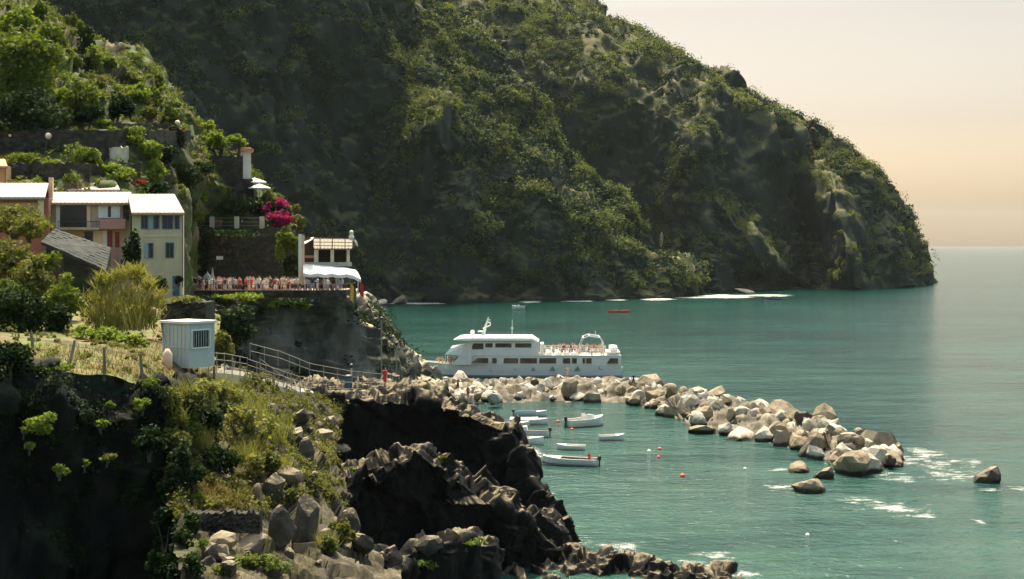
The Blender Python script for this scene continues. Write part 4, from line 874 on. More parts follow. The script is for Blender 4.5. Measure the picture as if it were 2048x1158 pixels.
# ------------------------------------------------------------------ single plants
SEED = [100]
def plant(px, py, rx, ry, mat, label, cat='bush', name='bush', group=None, base=None, k=12, dens=3.0, leaf=4.2, trunk=None, Y=None, depth=1.0, cs=.45, up=.35):
    """crown centred at the pixel, standing on the land below it"""
    SEED[0] += 1; sd_ = SEED[0]
    yb = base if base is not None else py + ry
    p = P(px, yb, Y) if Y else hit(px, yb)
    Y = p.y; s = Y / F; c = P(px, py, Y + .15); X_, Z_ = rx * s, ry * s
    root = empty(name, (c.x, Y, min(p.z, c.z - Z_ * .5)), 0, label, cat, group)
    nl = int(min(9000, dens * rx * ry * 4 / (leaf * leaf * .8))); cc = crown_clumps(c, X_, X_ * depth, Z_, k, sd_, cs)
    v, f = leaves(cc, max(6, nl // k), leaf * s, sd_, up=up); mesh_obj('crown', v, f, mat, root)
    z0 = root.location.z; m = MB(); r = random.Random(sd_); t = trunk or ('trunk_bark', max(.04, X_ * .07))
    for j in range(3 if rx > 14 else 1):
        e = Vector((c.x + r.uniform(-.5, .5) * X_, Y + r.uniform(-.3, .3) * X_, c.z + r.uniform(-.1, .4) * Z_)); a = Vector((c.x + r.uniform(-.1, .1) * X_, Y, z0 - .3))
        m.tube([a, lerp(a, e, .5) + Vector((r.uniform(-.1, .1) * X_, 0, 0)), e], [t[1], t[1] * .75, t[1] * .3], 6)
    m.build('trunk' if cat == 'tree' else 'stem', t[0], root); return root
G1 = 'clipped round bushes on the garden terraces'; G2 = 'green bushes between the garden walls'
L = plant
L(52, 135, 82, 98, 'leaf_mid', 'large spreading green tree at the top of the terraced hillside', 'tree', 'tree', k=26, cs=.36)
L(60, 225, 85, 45, 'leaf_dark', 'dark tree crown spreading below the large green tree', 'tree', 'tree', k=16)
L(28, 40, 48, 38, 'leaf_bright', 'yellow green bush at the topmost corner of the hillside', k=10)
L(95, 75, 40, 35, 'leaf_mid', 'green bush on the hill crest above the large tree', k=10)
L(78, 20, 18, 22, 'leaf_mid', 'upright green bush on the skyline of the hill crest')
L(142, 40, 12, 20, 'leaf_olive', 'brownish upright shrub on the hill crest skyline', leaf=3.4)
L(172, 82, 20, 34, 'leaf_dark', 'dark leaning shrub below the brownish upright shrub', leaf=3.4)
L(160, 55, 14, 18, 'leaf_mid', 'small green shrub between two crest shrubs', leaf=3.2)
L(187, 118, 20, 26, 'leaf_mid', 'oval clipped shrub up the slope from the round bush', leaf=3.2)
L(150, 118, 18, 24, 'leaf_mid', 'oval shrub leaning over the large spreading tree', leaf=3.2)
L(178, 130, 16, 16, 'leaf_dark', 'small dark ball bush beside the clipped round bush', leaf=3)
L(215, 125, 22, 20, 'leaf_mid', 'clipped round bush standing alone on the upper slope', leaf=3, dens=4)
L(160, 37, 10, 12, 'leaf_mid', 'tiny shrub on the dark skyline right of the crest', leaf=3)
L(163, 190, 40, 42, 'leaf_mid', 'broad green tree right of the large spreading tree', 'tree', 'tree', k=16)
L(128, 190, 26, 16, 'leaf_bright', 'bright green branch spray in front of the broad tree', leaf=3.6)
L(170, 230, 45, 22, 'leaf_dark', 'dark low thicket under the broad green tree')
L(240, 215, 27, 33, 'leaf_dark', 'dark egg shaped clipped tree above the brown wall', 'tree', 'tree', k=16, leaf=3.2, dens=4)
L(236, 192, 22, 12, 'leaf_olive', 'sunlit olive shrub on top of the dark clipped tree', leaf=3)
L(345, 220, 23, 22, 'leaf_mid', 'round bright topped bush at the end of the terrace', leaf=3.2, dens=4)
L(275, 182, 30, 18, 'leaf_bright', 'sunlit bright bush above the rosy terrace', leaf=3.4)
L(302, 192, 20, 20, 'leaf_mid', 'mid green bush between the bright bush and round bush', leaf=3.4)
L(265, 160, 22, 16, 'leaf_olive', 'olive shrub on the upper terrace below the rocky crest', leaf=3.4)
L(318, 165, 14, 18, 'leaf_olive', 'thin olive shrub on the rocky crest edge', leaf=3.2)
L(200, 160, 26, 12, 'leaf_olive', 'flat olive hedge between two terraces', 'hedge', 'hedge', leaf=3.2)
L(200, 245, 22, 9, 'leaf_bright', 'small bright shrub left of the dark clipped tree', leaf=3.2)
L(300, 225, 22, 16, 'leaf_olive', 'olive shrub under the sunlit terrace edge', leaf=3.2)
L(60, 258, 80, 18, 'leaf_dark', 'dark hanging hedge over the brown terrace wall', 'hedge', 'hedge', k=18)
L(165, 312, 42, 26, 'leaf_mid', 'broad green bush before the brown terrace wall', k=14)
L(50, 318, 62, 14, 'leaf_mid', 'long vine row above the red house roof', 'vine', 'vine', k=18)
L(110, 330, 40, 12, 'leaf_bright', 'yellow green vine tips beside the broad green bush', 'vine', 'vine')
L(232, 345, 42, 16, 'leaf_bright', 'bright leafy bush over the upper house roof', k=12)
L(308, 343, 26, 24, 'leaf_bright', 'bright arching shrub right of the upper house roof', k=12)
L(268, 270, 26, 20, 'leaf_bright', 'bright round shrub overlapping the brown wall', leaf=3.4)
L(300, 300, 28, 20, 'leaf_bright', 'bright shrub right of the short pale parapet', leaf=3.4)
L(328, 308, 36, 30, 'leaf_dark', 'dark shrub below the cream buttress', k=14)
L(350, 270, 26, 22, 'leaf_dark', 'dark reddish creeper at the terrace wall end', leaf=3.4)
L(370, 350, 40, 26, 'leaf_dark', 'dark undergrowth below the grey ruin wall', k=14)
L(300, 375, 50, 12, 'leaf_dark', 'low dark hedge behind the upper house', 'hedge', 'hedge')
L(405, 335, 26, 20, 'leaf_dark', 'dark creeper on the grey ruin wall', leaf=3.4)
L(416, 250, 0.1 + 14, 10, 'leaf_bright', 'small bright shrub at the top of the buttress', leaf=3, Y=163)
for i, (x, y, rx, ry, lab) in enumerate(((410, 282, 20, 15, 'umbrella shaped tree nearest the cream buttress'), (441, 280, 24, 16, 'middle umbrella shaped tree above the ruin wall'), (474, 283, 19, 14, 'umbrella shaped tree touching the white turret rim'))):
    L(x, y, rx * 1.15, ry * 1.1, 'leaf_bright', lab, 'tree', 'umbrella_tree', base=328, Y=168.5 + i * .4, k=10, leaf=3, dens=4, trunk=('trunk_bark', .16))
for i, (x, y, r) in enumerate(((372, 384, 17), (405, 382, 11), (432, 382, 11.5), (458, 383, 12), (385, 396, 16))):
    L(x, y, r, r * .9, 'leaf_dark' if i in (1, 2, 3) else 'leaf_mid', 'small clipped ball bush in the row above the garden railing' if i in (1, 2, 3) else ('larger round bush at the yellow house end of the row' if i == 0 else 'low loose bush below the clipped ball bushes'), 'bush', 'bush', 'clipped ball bushes above the garden railing' if i in (1, 2, 3) else None, Y=167 + .2 * i, leaf=2.6, dens=4, k=9)
L(392, 402, 30, 22, 'leaf_bright', 'bright spreading bush touching the yellow house roof', Y=160, k=12)
L(455, 412, 62, 20, 'leaf_dark', 'dark hedge on the garden wall behind the cream posts', 'hedge', 'hedge', Y=167, k=18)
L(505, 420, 26, 28, 'leaf_dark', 'dark bush between garden wall and magenta flowers', Y=167, k=12)
L(470, 395, 26, 10, 'leaf_olive', 'grey green low hedge below the white parasols', 'hedge', 'hedge', Y=168)
L(538, 400, 22, 18, 'leaf_olive', 'grey olive shrub above the magenta bougainvillea', Y=170)
L(562, 408, 17, 19, 'magenta', 'upper magenta bougainvillea crown on the garden corner', 'bougainvillea', 'bougainvillea', Y=167.5, leaf=2.8, dens=4, k=9)
L(561, 437, 34, 18, 'magenta', 'wide magenta bougainvillea bush at the garden corner', 'bougainvillea', 'bougainvillea', Y=166, leaf=2.8, dens=3.6, k=16, cs=.32)
L(535, 416, 9, 16, 'magenta', 'narrow magenta bougainvillea spray beside the last cream post', 'bougainvillea', 'bougainvillea', Y=166.5, leaf=2.6, dens=3.5, k=6)
L(560, 425, 26, 22, 'leaf_dark', 'dark leaves inside the magenta bougainvillea', Y=167.8, leaf=3)
L(596, 446, 16, 18, 'leaf_olive', 'golden olive shrub at the garden corner edge', Y=168, leaf=3)
L(592, 420, 10, 12, 'leaf_olive', 'small olive shrub beyond the bougainvillea', Y=171, leaf=3)
L(576, 480, 24, 30, 'leaf_mid', 'green creeper hanging beside the pavilion pillar', 'creeper', 'creeper', Y=161, k=12)
L(560, 507, 11, 22, 'leaf_bright', 'bright hanging creeper tongue on the retaining wall', 'creeper', 'creeper', Y=160, leaf=3)
L(450, 468, 85, 9, 'leaf_dark', 'dark creeper hanging along the top of the retaining wall', 'creeper', 'creeper', Y=161, k=22)
L(585, 535, 18, 30, 'leaf_dark', 'dark creeper at the foot of the pavilion pillar', 'creeper', 'creeper', Y=160, k=10)
L(400, 520, 30, 45, 'leaf_dark', 'dark creeper patch on the retaining wall by the yellow house', 'creeper', 'creeper', Y=160.5, k=14)
L(277, 362, 13, 5, 'red_flower', 'red flowers above the upper house roof', 'flowers', 'flower_bush', leaf=2.4)
L(395, 345, 10, 6, 'red_flower', 'red flowers below the grey ruin wall', 'flowers', 'flower_bush', leaf=2.4, Y=163)
L(345, 263, 20, 7, 'red_flower', 'dark red flowers on the terrace wall end', 'flowers', 'flower_bush', leaf=2.4)
# around the houses
L(264, 500, 19, 52, 'leaf_dark', 'tall narrow dark tree before the yellow house wall', 'tree', 'tree', Y=111, k=16, trunk=('trunk_bark', .14))
L(277, 545, 16, 28, 'leaf_mid', 'lighter shrub at the foot of the narrow dark tree', Y=110.5)
L(326, 566, 27, 24, 'leaf_dark', 'dark tree covering the door of the yellow house', 'tree', 'tree', Y=111, k=12, trunk=('trunk_bark', .12))
L(357, 560, 0.1 + 9, 12, 'leaf_dark', 'small dark shrub against the yellow house corner', Y=113, leaf=3)
L(30, 440, 70, 30, 'leaf_olive', 'brown olive thicket in front of the red house', Y=104, k=18)
L(60, 455, 45, 22, 'leaf_olive', 'dry brown shrub above the slate roofed shed', Y=101, k=12)
L(25, 520, 55, 48, 'leaf_olive', 'tall olive bush left of the stone shed', Y=88, k=20)
L(70, 560, 45, 50, 'leaf_olive', 'leafy olive bush in front of the stone shed', Y=84, k=18)
L(130, 585, 42, 42, 'leaf_mid', 'green bush between the shed and the golden canes', Y=83, k=18)
L(95, 520, 26, 22, 'leaf_mid', 'small green bush under the shed eave', Y=88)
L(35, 620, 60, 55, 'leaf_dark', 'dark green thicket at the edge of the field', Y=76, k=20)
L(110, 635, 45, 40, 'leaf_dark', 'dark bush at the back of the dry field', Y=78, k=16)
L(8, 585, 40, 40, 'leaf_mid', 'bush at the photo edge beside the olive bushes', Y=80)
L(180, 610, 22, 30, 'leaf_dark', 'dark shrub beside the golden canes', Y=80)
L(205, 668, 55, 16, 'leaf_bright', 'bright green vegetable patch before the golden canes', 'plants', 'plant_patch', Y=74, k=20, up=.8)
L(262, 680, 34, 14, 'leaf_bright', 'bright green plants between canes and white hut', 'plants', 'plant_patch', Y=73, k=12, up=.8)
L(160, 660, 26, 12, 'leaf_bright', 'yellow green plants behind the leaning post', 'plants', 'plant_patch', Y=74.5, k=9, up=.8)
for x, y, rx, ry, lab in ((110, 735, 40, 10, 'low scrub beneath the leaning fence post'), (180, 742, 34, 12, 'low scrub between the leaning and upright posts'), (245, 752, 34, 14, 'low scrub between the two upright grey posts'), (300, 765, 24, 10, 'low scrub on the cliff edge below the hut')):
    L(x, y, rx, ry, 'leaf_mid', lab, 'scrub', 'scrub_bush', k=12, leaf=4.5)
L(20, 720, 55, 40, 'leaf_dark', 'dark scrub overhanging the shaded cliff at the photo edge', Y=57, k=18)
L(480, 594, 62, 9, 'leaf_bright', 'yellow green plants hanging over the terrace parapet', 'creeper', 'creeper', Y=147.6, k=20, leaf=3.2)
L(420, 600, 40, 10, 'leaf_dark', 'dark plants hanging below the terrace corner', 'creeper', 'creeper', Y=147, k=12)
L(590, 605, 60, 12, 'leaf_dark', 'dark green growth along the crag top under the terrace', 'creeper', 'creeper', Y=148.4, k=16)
L(470, 650, 50, 42, 'leaf_dark', 'dark ivy mass on the crag beside the white hut', 'ivy', 'ivy', Y=139, k=20)
L(450, 700, 26, 24, 'leaf_olive', 'brown shrub at the crag foot behind the level railing', Y=120, k=10)
L(370, 600, 36, 9, 'leaf_olive', 'yellow grass tuft along the rounded wall top', 'grass tuft', 'grass_tuft', Y=86.4, k=12, up=.8)
# sunny bank below the hut
for x, y, rx, ry, mt, lab in ((330, 810, 44, 42, 'leaf_olive', 'olive bush on the cliff corner below the hut'), (400, 790, 44, 40, 'reed_green', 'sunlit olive bush straight below the metal hut'), (455, 790, 42, 34, 'reed_green', 'olive bush under the start of the railed path'),
        (424, 845, 24, 46, 'leaf_dark', 'tall dark green bush in the middle of the sunny bank'), (480, 850, 38, 50, 'reed_green', 'large feathery bush right of the tall dark bush'), (520, 870, 42, 46, 'reed_green', 'feathery bush at the sunny bank edge by the rocks'),
        (350, 880, 34, 40, 'leaf_olive', 'brownish bush hanging over the shaded cliff corner'), (380, 850, 26, 40, 'leaf_mid', 'green bush between the cliff corner and tall dark bush'), (440, 920, 40, 36, 'leaf_dark', 'dark undergrowth at the foot of the sunny bank'), (540, 925, 26, 30, 'leaf_olive', 'reddish bush above the dry stone boulders'),
        (505, 935, 28, 28, 'cane_gold', 'rusty shrub behind the golden grass')):
    L(x, y, rx, ry, mt, lab, k=18, leaf=4.6, dens=2.6)
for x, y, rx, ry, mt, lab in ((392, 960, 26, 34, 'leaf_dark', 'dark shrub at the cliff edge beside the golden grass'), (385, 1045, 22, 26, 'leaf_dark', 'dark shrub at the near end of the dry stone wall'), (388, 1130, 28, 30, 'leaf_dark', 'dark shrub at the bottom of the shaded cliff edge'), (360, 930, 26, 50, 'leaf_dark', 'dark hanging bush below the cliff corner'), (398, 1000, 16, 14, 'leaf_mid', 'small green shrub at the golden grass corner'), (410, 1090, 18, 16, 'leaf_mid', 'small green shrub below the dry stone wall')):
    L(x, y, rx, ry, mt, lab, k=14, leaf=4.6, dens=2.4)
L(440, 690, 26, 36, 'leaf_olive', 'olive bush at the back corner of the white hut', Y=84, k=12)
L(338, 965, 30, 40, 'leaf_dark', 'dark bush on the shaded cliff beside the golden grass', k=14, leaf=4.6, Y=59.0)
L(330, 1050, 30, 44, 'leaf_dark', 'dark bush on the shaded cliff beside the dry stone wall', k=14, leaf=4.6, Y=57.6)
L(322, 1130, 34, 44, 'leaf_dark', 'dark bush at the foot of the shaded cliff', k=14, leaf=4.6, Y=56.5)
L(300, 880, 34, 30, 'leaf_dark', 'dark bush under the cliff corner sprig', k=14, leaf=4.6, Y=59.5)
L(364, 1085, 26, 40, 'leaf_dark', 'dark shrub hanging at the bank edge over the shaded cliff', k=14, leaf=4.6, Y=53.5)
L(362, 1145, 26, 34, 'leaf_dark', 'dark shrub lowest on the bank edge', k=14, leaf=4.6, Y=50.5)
L(682, 1062, 34, 30, 'leaf_olive', 'olive shrub between the standing stone and the middle ridge', k=12, leaf=4.4)
# sprigs on the shaded cliff
for x, y, rx, ry, lab in ((82, 842, 36, 24, 'yellow green plant growing from the shaded cliff'), (50, 858, 12, 10, 'small tuft left of the big cliff plant'), (220, 813, 12, 11, 'small bright sprig near the top of the shaded cliff'), (204, 848, 15, 9, 'flat bright sprig in the middle of the shaded cliff'), (60, 890, 12, 10, 'little sprig low on the shaded cliff'),
        (121, 938, 18, 14, 'round bright tuft lowest on the shaded cliff'), (172, 925, 8, 9, 'tiny sprig beside the lowest tuft'), (285, 810, 18, 14, 'bright sprig at the cliff corner'), (215, 915, 20, 8, 'dry brown tuft on a cliff ledge')):
    p = hit(x, y); Yp = p.y - max(0, (y - 750)) * .0125 - .35
    r_ = L(x, y, rx, ry, 'leaf_bright' if 'brown' not in lab else 'leaf_olive', lab, 'plant', 'cliff_plant', k=8, leaf=4.2, base=y + ry * .4, Y=Yp)
    MB().tube([p + Vector((0, .3, -.25)), lerp(p, P(x, y, Yp), .5) + Vector((0, 0, -.12)), P(x, y, Yp)], [.05, .04, .02], 5).build('branch', 'trunk_bark', r_)
for x, y, rx, ry, lab in ((480, 1120, 36, 14, 'green tuft among the lower boulders'), (540, 1130, 40, 20, 'green patch beside the standing stone foot'), (840, 1120, 36, 18, 'green tuft between the two lower rocks'), (660, 1090, 20, 22, 'grass tuft beside the standing stone'), (930, 1084, 40, 9, 'green turf on the lower lit rock'),
        (885, 918, 14, 8, 'green tuft on the middle ridge crest'), (705, 940, 26, 8, 'green turf on the middle ridge top'), (440, 1140, 26, 12, 'dark green tuft below the dry stone wall'), (585, 990, 16, 14, 'pale grass tuft behind the standing stone'), (420, 1005, 30, 9, 'green turf at the golden grass edge')):
    L(x, y, rx, ry, 'leaf_mid' if 'pale' not in lab else 'leaf_olive', lab, 'grass tuft', 'grass_tuft', k=10, leaf=4.2, up=.8)

# golden canes: upright blades
def blades(name, n, base_fn, h0, h1, wid, mat, seed, lean=.25, seg=3):
    g = random.Random(seed); V_, F_ = [], []
    for i in range(n):
        p = base_fn(g); h = g.uniform(h0, h1); d = Vector((g.gauss(0, lean), g.gauss(0, lean), 1)) * h; a = g.uniform(0, math.pi); s = Vector((math.cos(a), math.sin(a), 0)) * wid * g.uniform(.6, 1.3); b = len(V_)
        droop = Vector((g.gauss(0, .5), g.gauss(0, .5), -.5)) * h * .22
        for j in range(seg + 1):
            t = j / seg; q = p + d * t + droop * t * t * t; ww = s * (1 - t * .9); V_ += [q - ww, q + ww]
        F_ += [(b + 2 * j, b + 2 * j + 1, b + 2 * j + 3, b + 2 * j + 2) for j in range(seg)]
    return mesh_obj(name, V_, np.array(F_), mat)
def canebase(g):
    a = g.uniform(0, 6.283); r = math.sqrt(g.random()); x = 248 + 66 * r * math.cos(a); Yc = 79 + 2.2 * r * math.sin(a); return P(x, 658 - (Yc - 79) * 2, Yc)
o = blades('cane_clump', 420, canebase, 1.3, 2.5, .022, 'cane_gold', 3, .14, 4); tag(o, 'tall golden green cane clump between the shed and the hut', 'canes')
CS = [(186, 640, .5), (196, 600, .6), (212, 628, .65), (222, 572, .5), (236, 612, .7), (243, 552, .38), (258, 590, .6), (262, 640, .7), (272, 548, .34), (284, 604, .65), (298, 572, .42), (300, 634, .6), (314, 600, .4), (230, 650, .6), (206, 566, .3)]
def caneleaf(g):
    x, y, r = g.choice(CS); d = Vector((g.gauss(0, .55), g.gauss(0, .6), g.gauss(0, .55))); return P(x, y, 79) + d * r
c = blades('foliage', 3000, caneleaf, .22, .62, .035, 'cane_gold', 9, .75, 3); c.parent = o
# feathery tall grass spilling down the bank below the hut
def grassclump(px, py, rx, h, n, label):
    p = hit(px, py); s = p.y / F
    def fn(g):
        a = g.uniform(0, 6.283); r = math.sqrt(g.random()) * rx * s; q = Vector((p.x + r * math.cos(a), p.y + r * math.sin(a) * .6, 0)); q.z = p.z + (q.y - p.y) * .25; return q
    o = blades('tall_grass', n, fn, h * s * .5, h * s * 1.15, .016, 'reed_green', int(px * 7 + py), .28, 4); tag(o, label, 'tall grass', None, 'thing')
for x, y, rx, h, lab in ((372, 800, 30, 50, 'tall grass clump on the cliff corner below the hut'), (415, 790, 30, 60, 'tall grass clump straight below the hut legs'), (462, 800, 30, 60, 'tall grass clump under the level railing'), (505, 850, 34, 70, 'tall grass clump in the middle of the sunny bank'), (545, 890, 30, 70, 'tall feathery grass clump by the rocky gully'), (490, 930, 34, 60, 'tall grass clump above the golden grass'), (400, 900, 24, 50, 'tall grass clump beside the dark undergrowth'), (560, 950, 22, 46, 'tall grass clump behind the dark cube boulder'), (350, 850, 24, 44, 'tall grass clump at the shaded cliff edge'), (655, 1100, 20, 46, 'grass clump at the side of the standing stone')):
    grassclump(x, y, rx, h, 260, lab)
# grass
def gb(x0, x1, y0, y1, only):
    def fn(g): return hit(g.uniform(x0, x1), g.uniform(y0, y1), only)
    return fn
o = blades('field_grass', 2600, gb(60, 350, 690, 768, ['field']), .10, .34, .02, 'dry_grass', 4, .4, 2); o['kind'] = 'stuff'
o = blades('terrace_grass', 1500, gb(384, 535, 965, 1022, ['slope_ground']), .12, .42, .02, 'dry_grass', 5, .4, 2); o['kind'] = 'stuff'
o = blades('bank_grass', 1500, gb(390, 640, 1062, 1157, ['slope_ground']), .06, .2, .015, 'leaf_olive', 6, .5, 2); o['kind'] = 'stuff'
o = blades('ledge_grass', 900, gb(640, 1110, 905, 1100, ['middle_ridge', 'front_ridge']), .06, .18, .015, 'leaf_olive', 7, .5, 2); o['kind'] = 'stuff'
# ------------------------------------------------------------------ boulders of the breakwater
def boulder_mesh(name, seed, sub=3, planes=13, mat='stone_pale'):
    g = random.Random(seed); bm = bmesh.new(); bmesh.ops.create_icosphere(bm, subdivisions=sub, radius=1)
    pl_ = []
    for i in range(planes):
        n = Vector((g.gauss(0, 1), g.gauss(0, 1), g.gauss(0, 1))).normalized(); pl_.append((n, g.uniform(.48, .88)))
    pts = np.array([tuple(v.co) for v in bm.verts]); nz = fbm(pts * 2.1 + seed, 4)
    for v, k in zip(bm.verts, nz):
        d = v.co.normalized(); r = min([h / max(d.dot(n), .05) for n, h in pl_] + [1.12]); v.co = d * (r * (1 + .05 * k))
    me = bpy.data.meshes.new(name); bm.to_mesh(me); bm.free(); me.materials.append(MATS[mat])
    for p in me.polygons: p.use_smooth = False
    return me
BM = [boulder_mesh('boulder', 40 + i, 2 if i % 3 else 3, 8 + i % 6) for i in range(12)]
def boulder(p, s, rot, mat, label, group=None, mesh=None):
    o = bpy.data.objects.new('boulder', mesh or BM[RNG.randrange(len(BM))]); COL.objects.link(o); o.location = p; o.scale = s; o.rotation_euler = rot
    o.material_slots[0].link = 'OBJECT'; o.material_slots[0].material = MATS[mat]; return tag(o, label, 'boulder', group)
# the line of the breakwater on the water, from the landing to its tip: (front px,py) and (back px,py) of the heap at the waterline
BW = [((850, 800), (850, 772)), ((940, 806), (930, 772)), ((1040, 808), (1040, 770)), ((1150, 806), (1150, 768)), ((1260, 812), (1250, 774)), ((1330, 830), (1320, 788)), ((1400, 866), (1420, 800)), ((1500, 886), (1520, 826)), ((1590, 906), (1620, 856)), ((1690, 950), (1700, 886)), ((1790, 950), (1800, 922))]
def bw(t, s):
    i = min(int(t), len(BW) - 2); f_ = t - i; a = lerp(W(*BW[i][0]), W(*BW[i + 1][0]), f_); b = lerp(W(*BW[i][1]), W(*BW[i + 1][1]), f_); return lerp(a, b, s)
GL = {'stone_pale': ('pale sunlit boulder in the rubble breakwater heap', 'pale boulders of the breakwater'), 'stone_tan': ('tan boulder in the rubble breakwater heap', 'tan boulders of the breakwater'), 'stone_dark': ('dark brown boulder in the rubble breakwater heap', 'dark boulders of the breakwater')}
def rr(): return (RNG.uniform(0, 6.28), RNG.uniform(0, 6.28), RNG.uniform(0, 6.28))
n_b = 0
for layer, (cnt, zc, smin, smax) in enumerate(((120, .35, .95, 1.75), (88, 1.2, .85, 1.5), (40, 1.9, .75, 1.2))):
    for i in range(cnt):
        t = (i + RNG.uniform(-.3, .3)) / cnt * (len(BW) - 1.02); t = min(max(t, 0), len(BW) - 1.02)
        s_ = RNG.uniform(.06, .94) if layer == 0 else RNG.uniform(.22, .8) if layer == 1 else RNG.uniform(.36, .66)
        p = bw(t, s_); f_ = RNG.uniform(smin, smax) * (1.02 if t > 5 else .78); h = zc * (1.0 if t > 4 else .85) * (.55 if t > 9.3 else 1)
        x = RNG.random(); mt = ('stone_pale' if x < (.75 if t < 3.2 else .5) else 'stone_tan' if x < .88 else 'stone_dark')
        boulder((p.x, p.y, h + RNG.uniform(-.2, .2)), (f_, f_ * RNG.uniform(.75, 1.1), f_ * RNG.uniform(.6, .85)), rr(), mt, *GL[mt]); n_b += 1
SP = [  # single rocks the eye picks out: px, py of the waterline, width px, height px
 (1622, 985, 62, 34, 'stone_tan', 'dark faced boulder standing alone before the breakwater tip'), (1988, 968, 62, 30, 'stone_dark', 'lone dark wedge rock beyond the breakwater tip'), (1650, 958, 44, 26, 'stone_dark', 'small dark boulder beside the broad tan tip boulder'),
 (1712, 952, 92, 44, 'stone_tan', 'broad tan boulder at the foot of the breakwater tip'), (1798, 922, 36, 44, 'stone_dark', 'upright dark block ending the breakwater'), (1755, 920, 90, 60, 'stone_tan', 'large square tan block near the breakwater tip'),
 (1580, 868, 100, 60, 'stone_tan', 'huge grey triangular boulder on the seaward crest'), (1652, 866, 50, 50, 'stone_tan', 'peaked boulder between the triangular boulder and the tip'), (1435, 800, 60, 34, 'stone_tan', 'rounded tan boulder topping the breakwater bend'), (1330, 832, 40, 26, 'stone_pale', 'smooth pale boulder at the harbour bend waterline'),
 (1300, 796, 84, 42, 'stone_dark', 'largest dark brown boulder in the breakwater middle'), (1270, 775, 60, 26, 'stone_pale', 'pale flat boulder beside the standing figure'), (1600, 945, 40, 22, 'stone_tan', 'low tan rock beside the lone dark faced boulder'), (1400, 868, 60, 14, 'stone_tan', 'flat slab at the harbour waterline of the bend'),
 (1490, 882, 66, 22, 'stone_pale', 'low pale slab along the inner waterline'), (1135, 800, 46, 40, 'stone_tan', 'pointed grey boulder in the middle of the heap'), (1182, 806, 46, 30, 'stone_tan', 'second pointed boulder nearer the bend than the first'), (925, 775, 60, 34, 'stone_pale', 'bright tilted white slab near the landing')]
for i, (x, y, wd_, ht, mt, lab) in enumerate(SP):
    p = W(x, y); s = p.y / F; boulder((p.x, p.y + wd_ * s * .35, ht * s * .08), (wd_ * s * .58, wd_ * s * .52, ht * s * .98), (RNG.uniform(-.3, .3), RNG.uniform(-.3, .3), RNG.uniform(0, 6)), mt, lab, mesh=BM[i % 12])
# pale rubble at the landing, rocks at the headland foot
GLD = 'pale tumbled boulder on the landing shore below the stairs'
for i in range(34):
    x, y = RNG.uniform(835, 1010), RNG.uniform(770, 800); p = W(x, y, 1.0); f_ = RNG.uniform(.6, 1.3); boulder(p, (f_, f_ * .9, f_ * .7), rr(), RNG.choice(['stone_pale', 'stone_pale', 'stone_tan']), GLD, 'pale boulders of the landing shore')
for x, y, wd_, ht, mt, lab in ((800, 608, 50, 18, 'stone_tan', 'grey rock pile at the headland foot by the terrace'), (762, 610, 30, 12, 'stone_pale', 'pale rock between terrace corner and grey rock pile'), (735, 606, 34, 14, 'stone_tan', 'rock just past the terrace corner'), (1490, 586, 50, 8, 'stone_dark', 'low dark reef among the headland surf'), (1545, 574, 26, 8, 'stone_pale', 'small pale rock at the gully mouth'), (1860, 566, 30, 10, 'stone_dark', 'dark rock ending the headland point'), (1322, 478, 10, 26, 'stone_tan', 'thin rock pinnacle above the tan ledge of the middle spur'), (1352, 535, 70, 46, 'stone_tan', 'layered tan ledge jutting from the middle spur')):
    if lab.startswith('thin'):
        p = P(1322, 478, 570); boulder(p, (.9, .9, 3.4), (0, .1, 0), mt, lab); continue
    if y == 535:
        p = P(1350, 530, 566); boulder(p, (8, 6, 4.2), (.1, .15, .4), mt, lab); continue
    p = W(x, y); s = p.y / F; boulder((p.x, p.y + 1, ht * s * .3), (wd_ * s * .5, wd_ * s * .4, ht * s * .8), (.2, .1, RNG.uniform(0, 6)), mt, lab)
# near bank stones
for x, y, wd_, ht, mt, lab in ((548, 1002, 52, 66, 'stone_dark', 'dark cube shaped boulder at the golden grass end'), (515, 1005, 26, 40, 'stone_tan', 'tan stone leaning on the dark cube shaped boulder'), (440, 1098, 62, 44, 'stone_tan', 'flat sunlit boulder below the dry stone wall'), (420, 1125, 40, 40, 'stone_dark', 'dark boulder under the flat sunlit boulder'), (500, 1106, 80, 36, 'stone_tan', 'broad tan boulder left of the standing stone'),
        (455, 1150, 50, 30, 'stone_dark', 'small boulder at the bottom edge of the bank'), (566, 1090, 52, 84, 'stone_dark', 'dark slab leaning against the standing stone'), (545, 1150, 50, 24, 'stone_dark', 'low stone in the green patch'), (860, 1105, 56, 50, 'stone_dark', 'brown boulder beside the lower lit rock'), (600, 850, 40, 40, 'stone_dark', 'rock at the top of the rocky gully'), (640, 880, 60, 26, 'stone_tan', 'flat tan slab in the rocky gully'), (660, 850, 40, 24, 'stone_tan', 'tan slab below the stair handrail'), (610, 930, 36, 80, 'stone_dark', 'tall tapering rock fin in the gully'), (575, 965, 60, 40, 'stone_tan', 'tan split rock above the dark cube boulder'), (680, 905, 50, 24, 'stone_dark', 'low slab at the gully foot'), (540, 830, 36, 30, 'stone_dark', 'rock at the bush edge below the railing'), (590, 885, 60, 40, 'stone_dark', 'dark craggy rock below the gully slabs'), (700, 1062, 50, 50, 'stone_dark', 'dark block against the foot of the middle ridge'), (655, 1100, 44, 36, 'stone_dark', 'brown block at the ridge foot below the olive shrub'), (720, 1100, 50, 40, 'stone_dark', 'dark rough block nearest the lower rocks')):
    p = hit(x, y); s = p.y / F; boulder((p.x, p.y + .1, p.z + ht * s * .35), (wd_ * s * .56, wd_ * s * .5, ht * s * .58), (RNG.uniform(-.15, .15), RNG.uniform(-.15, .15), RNG.uniform(0, 6)), mt, lab)
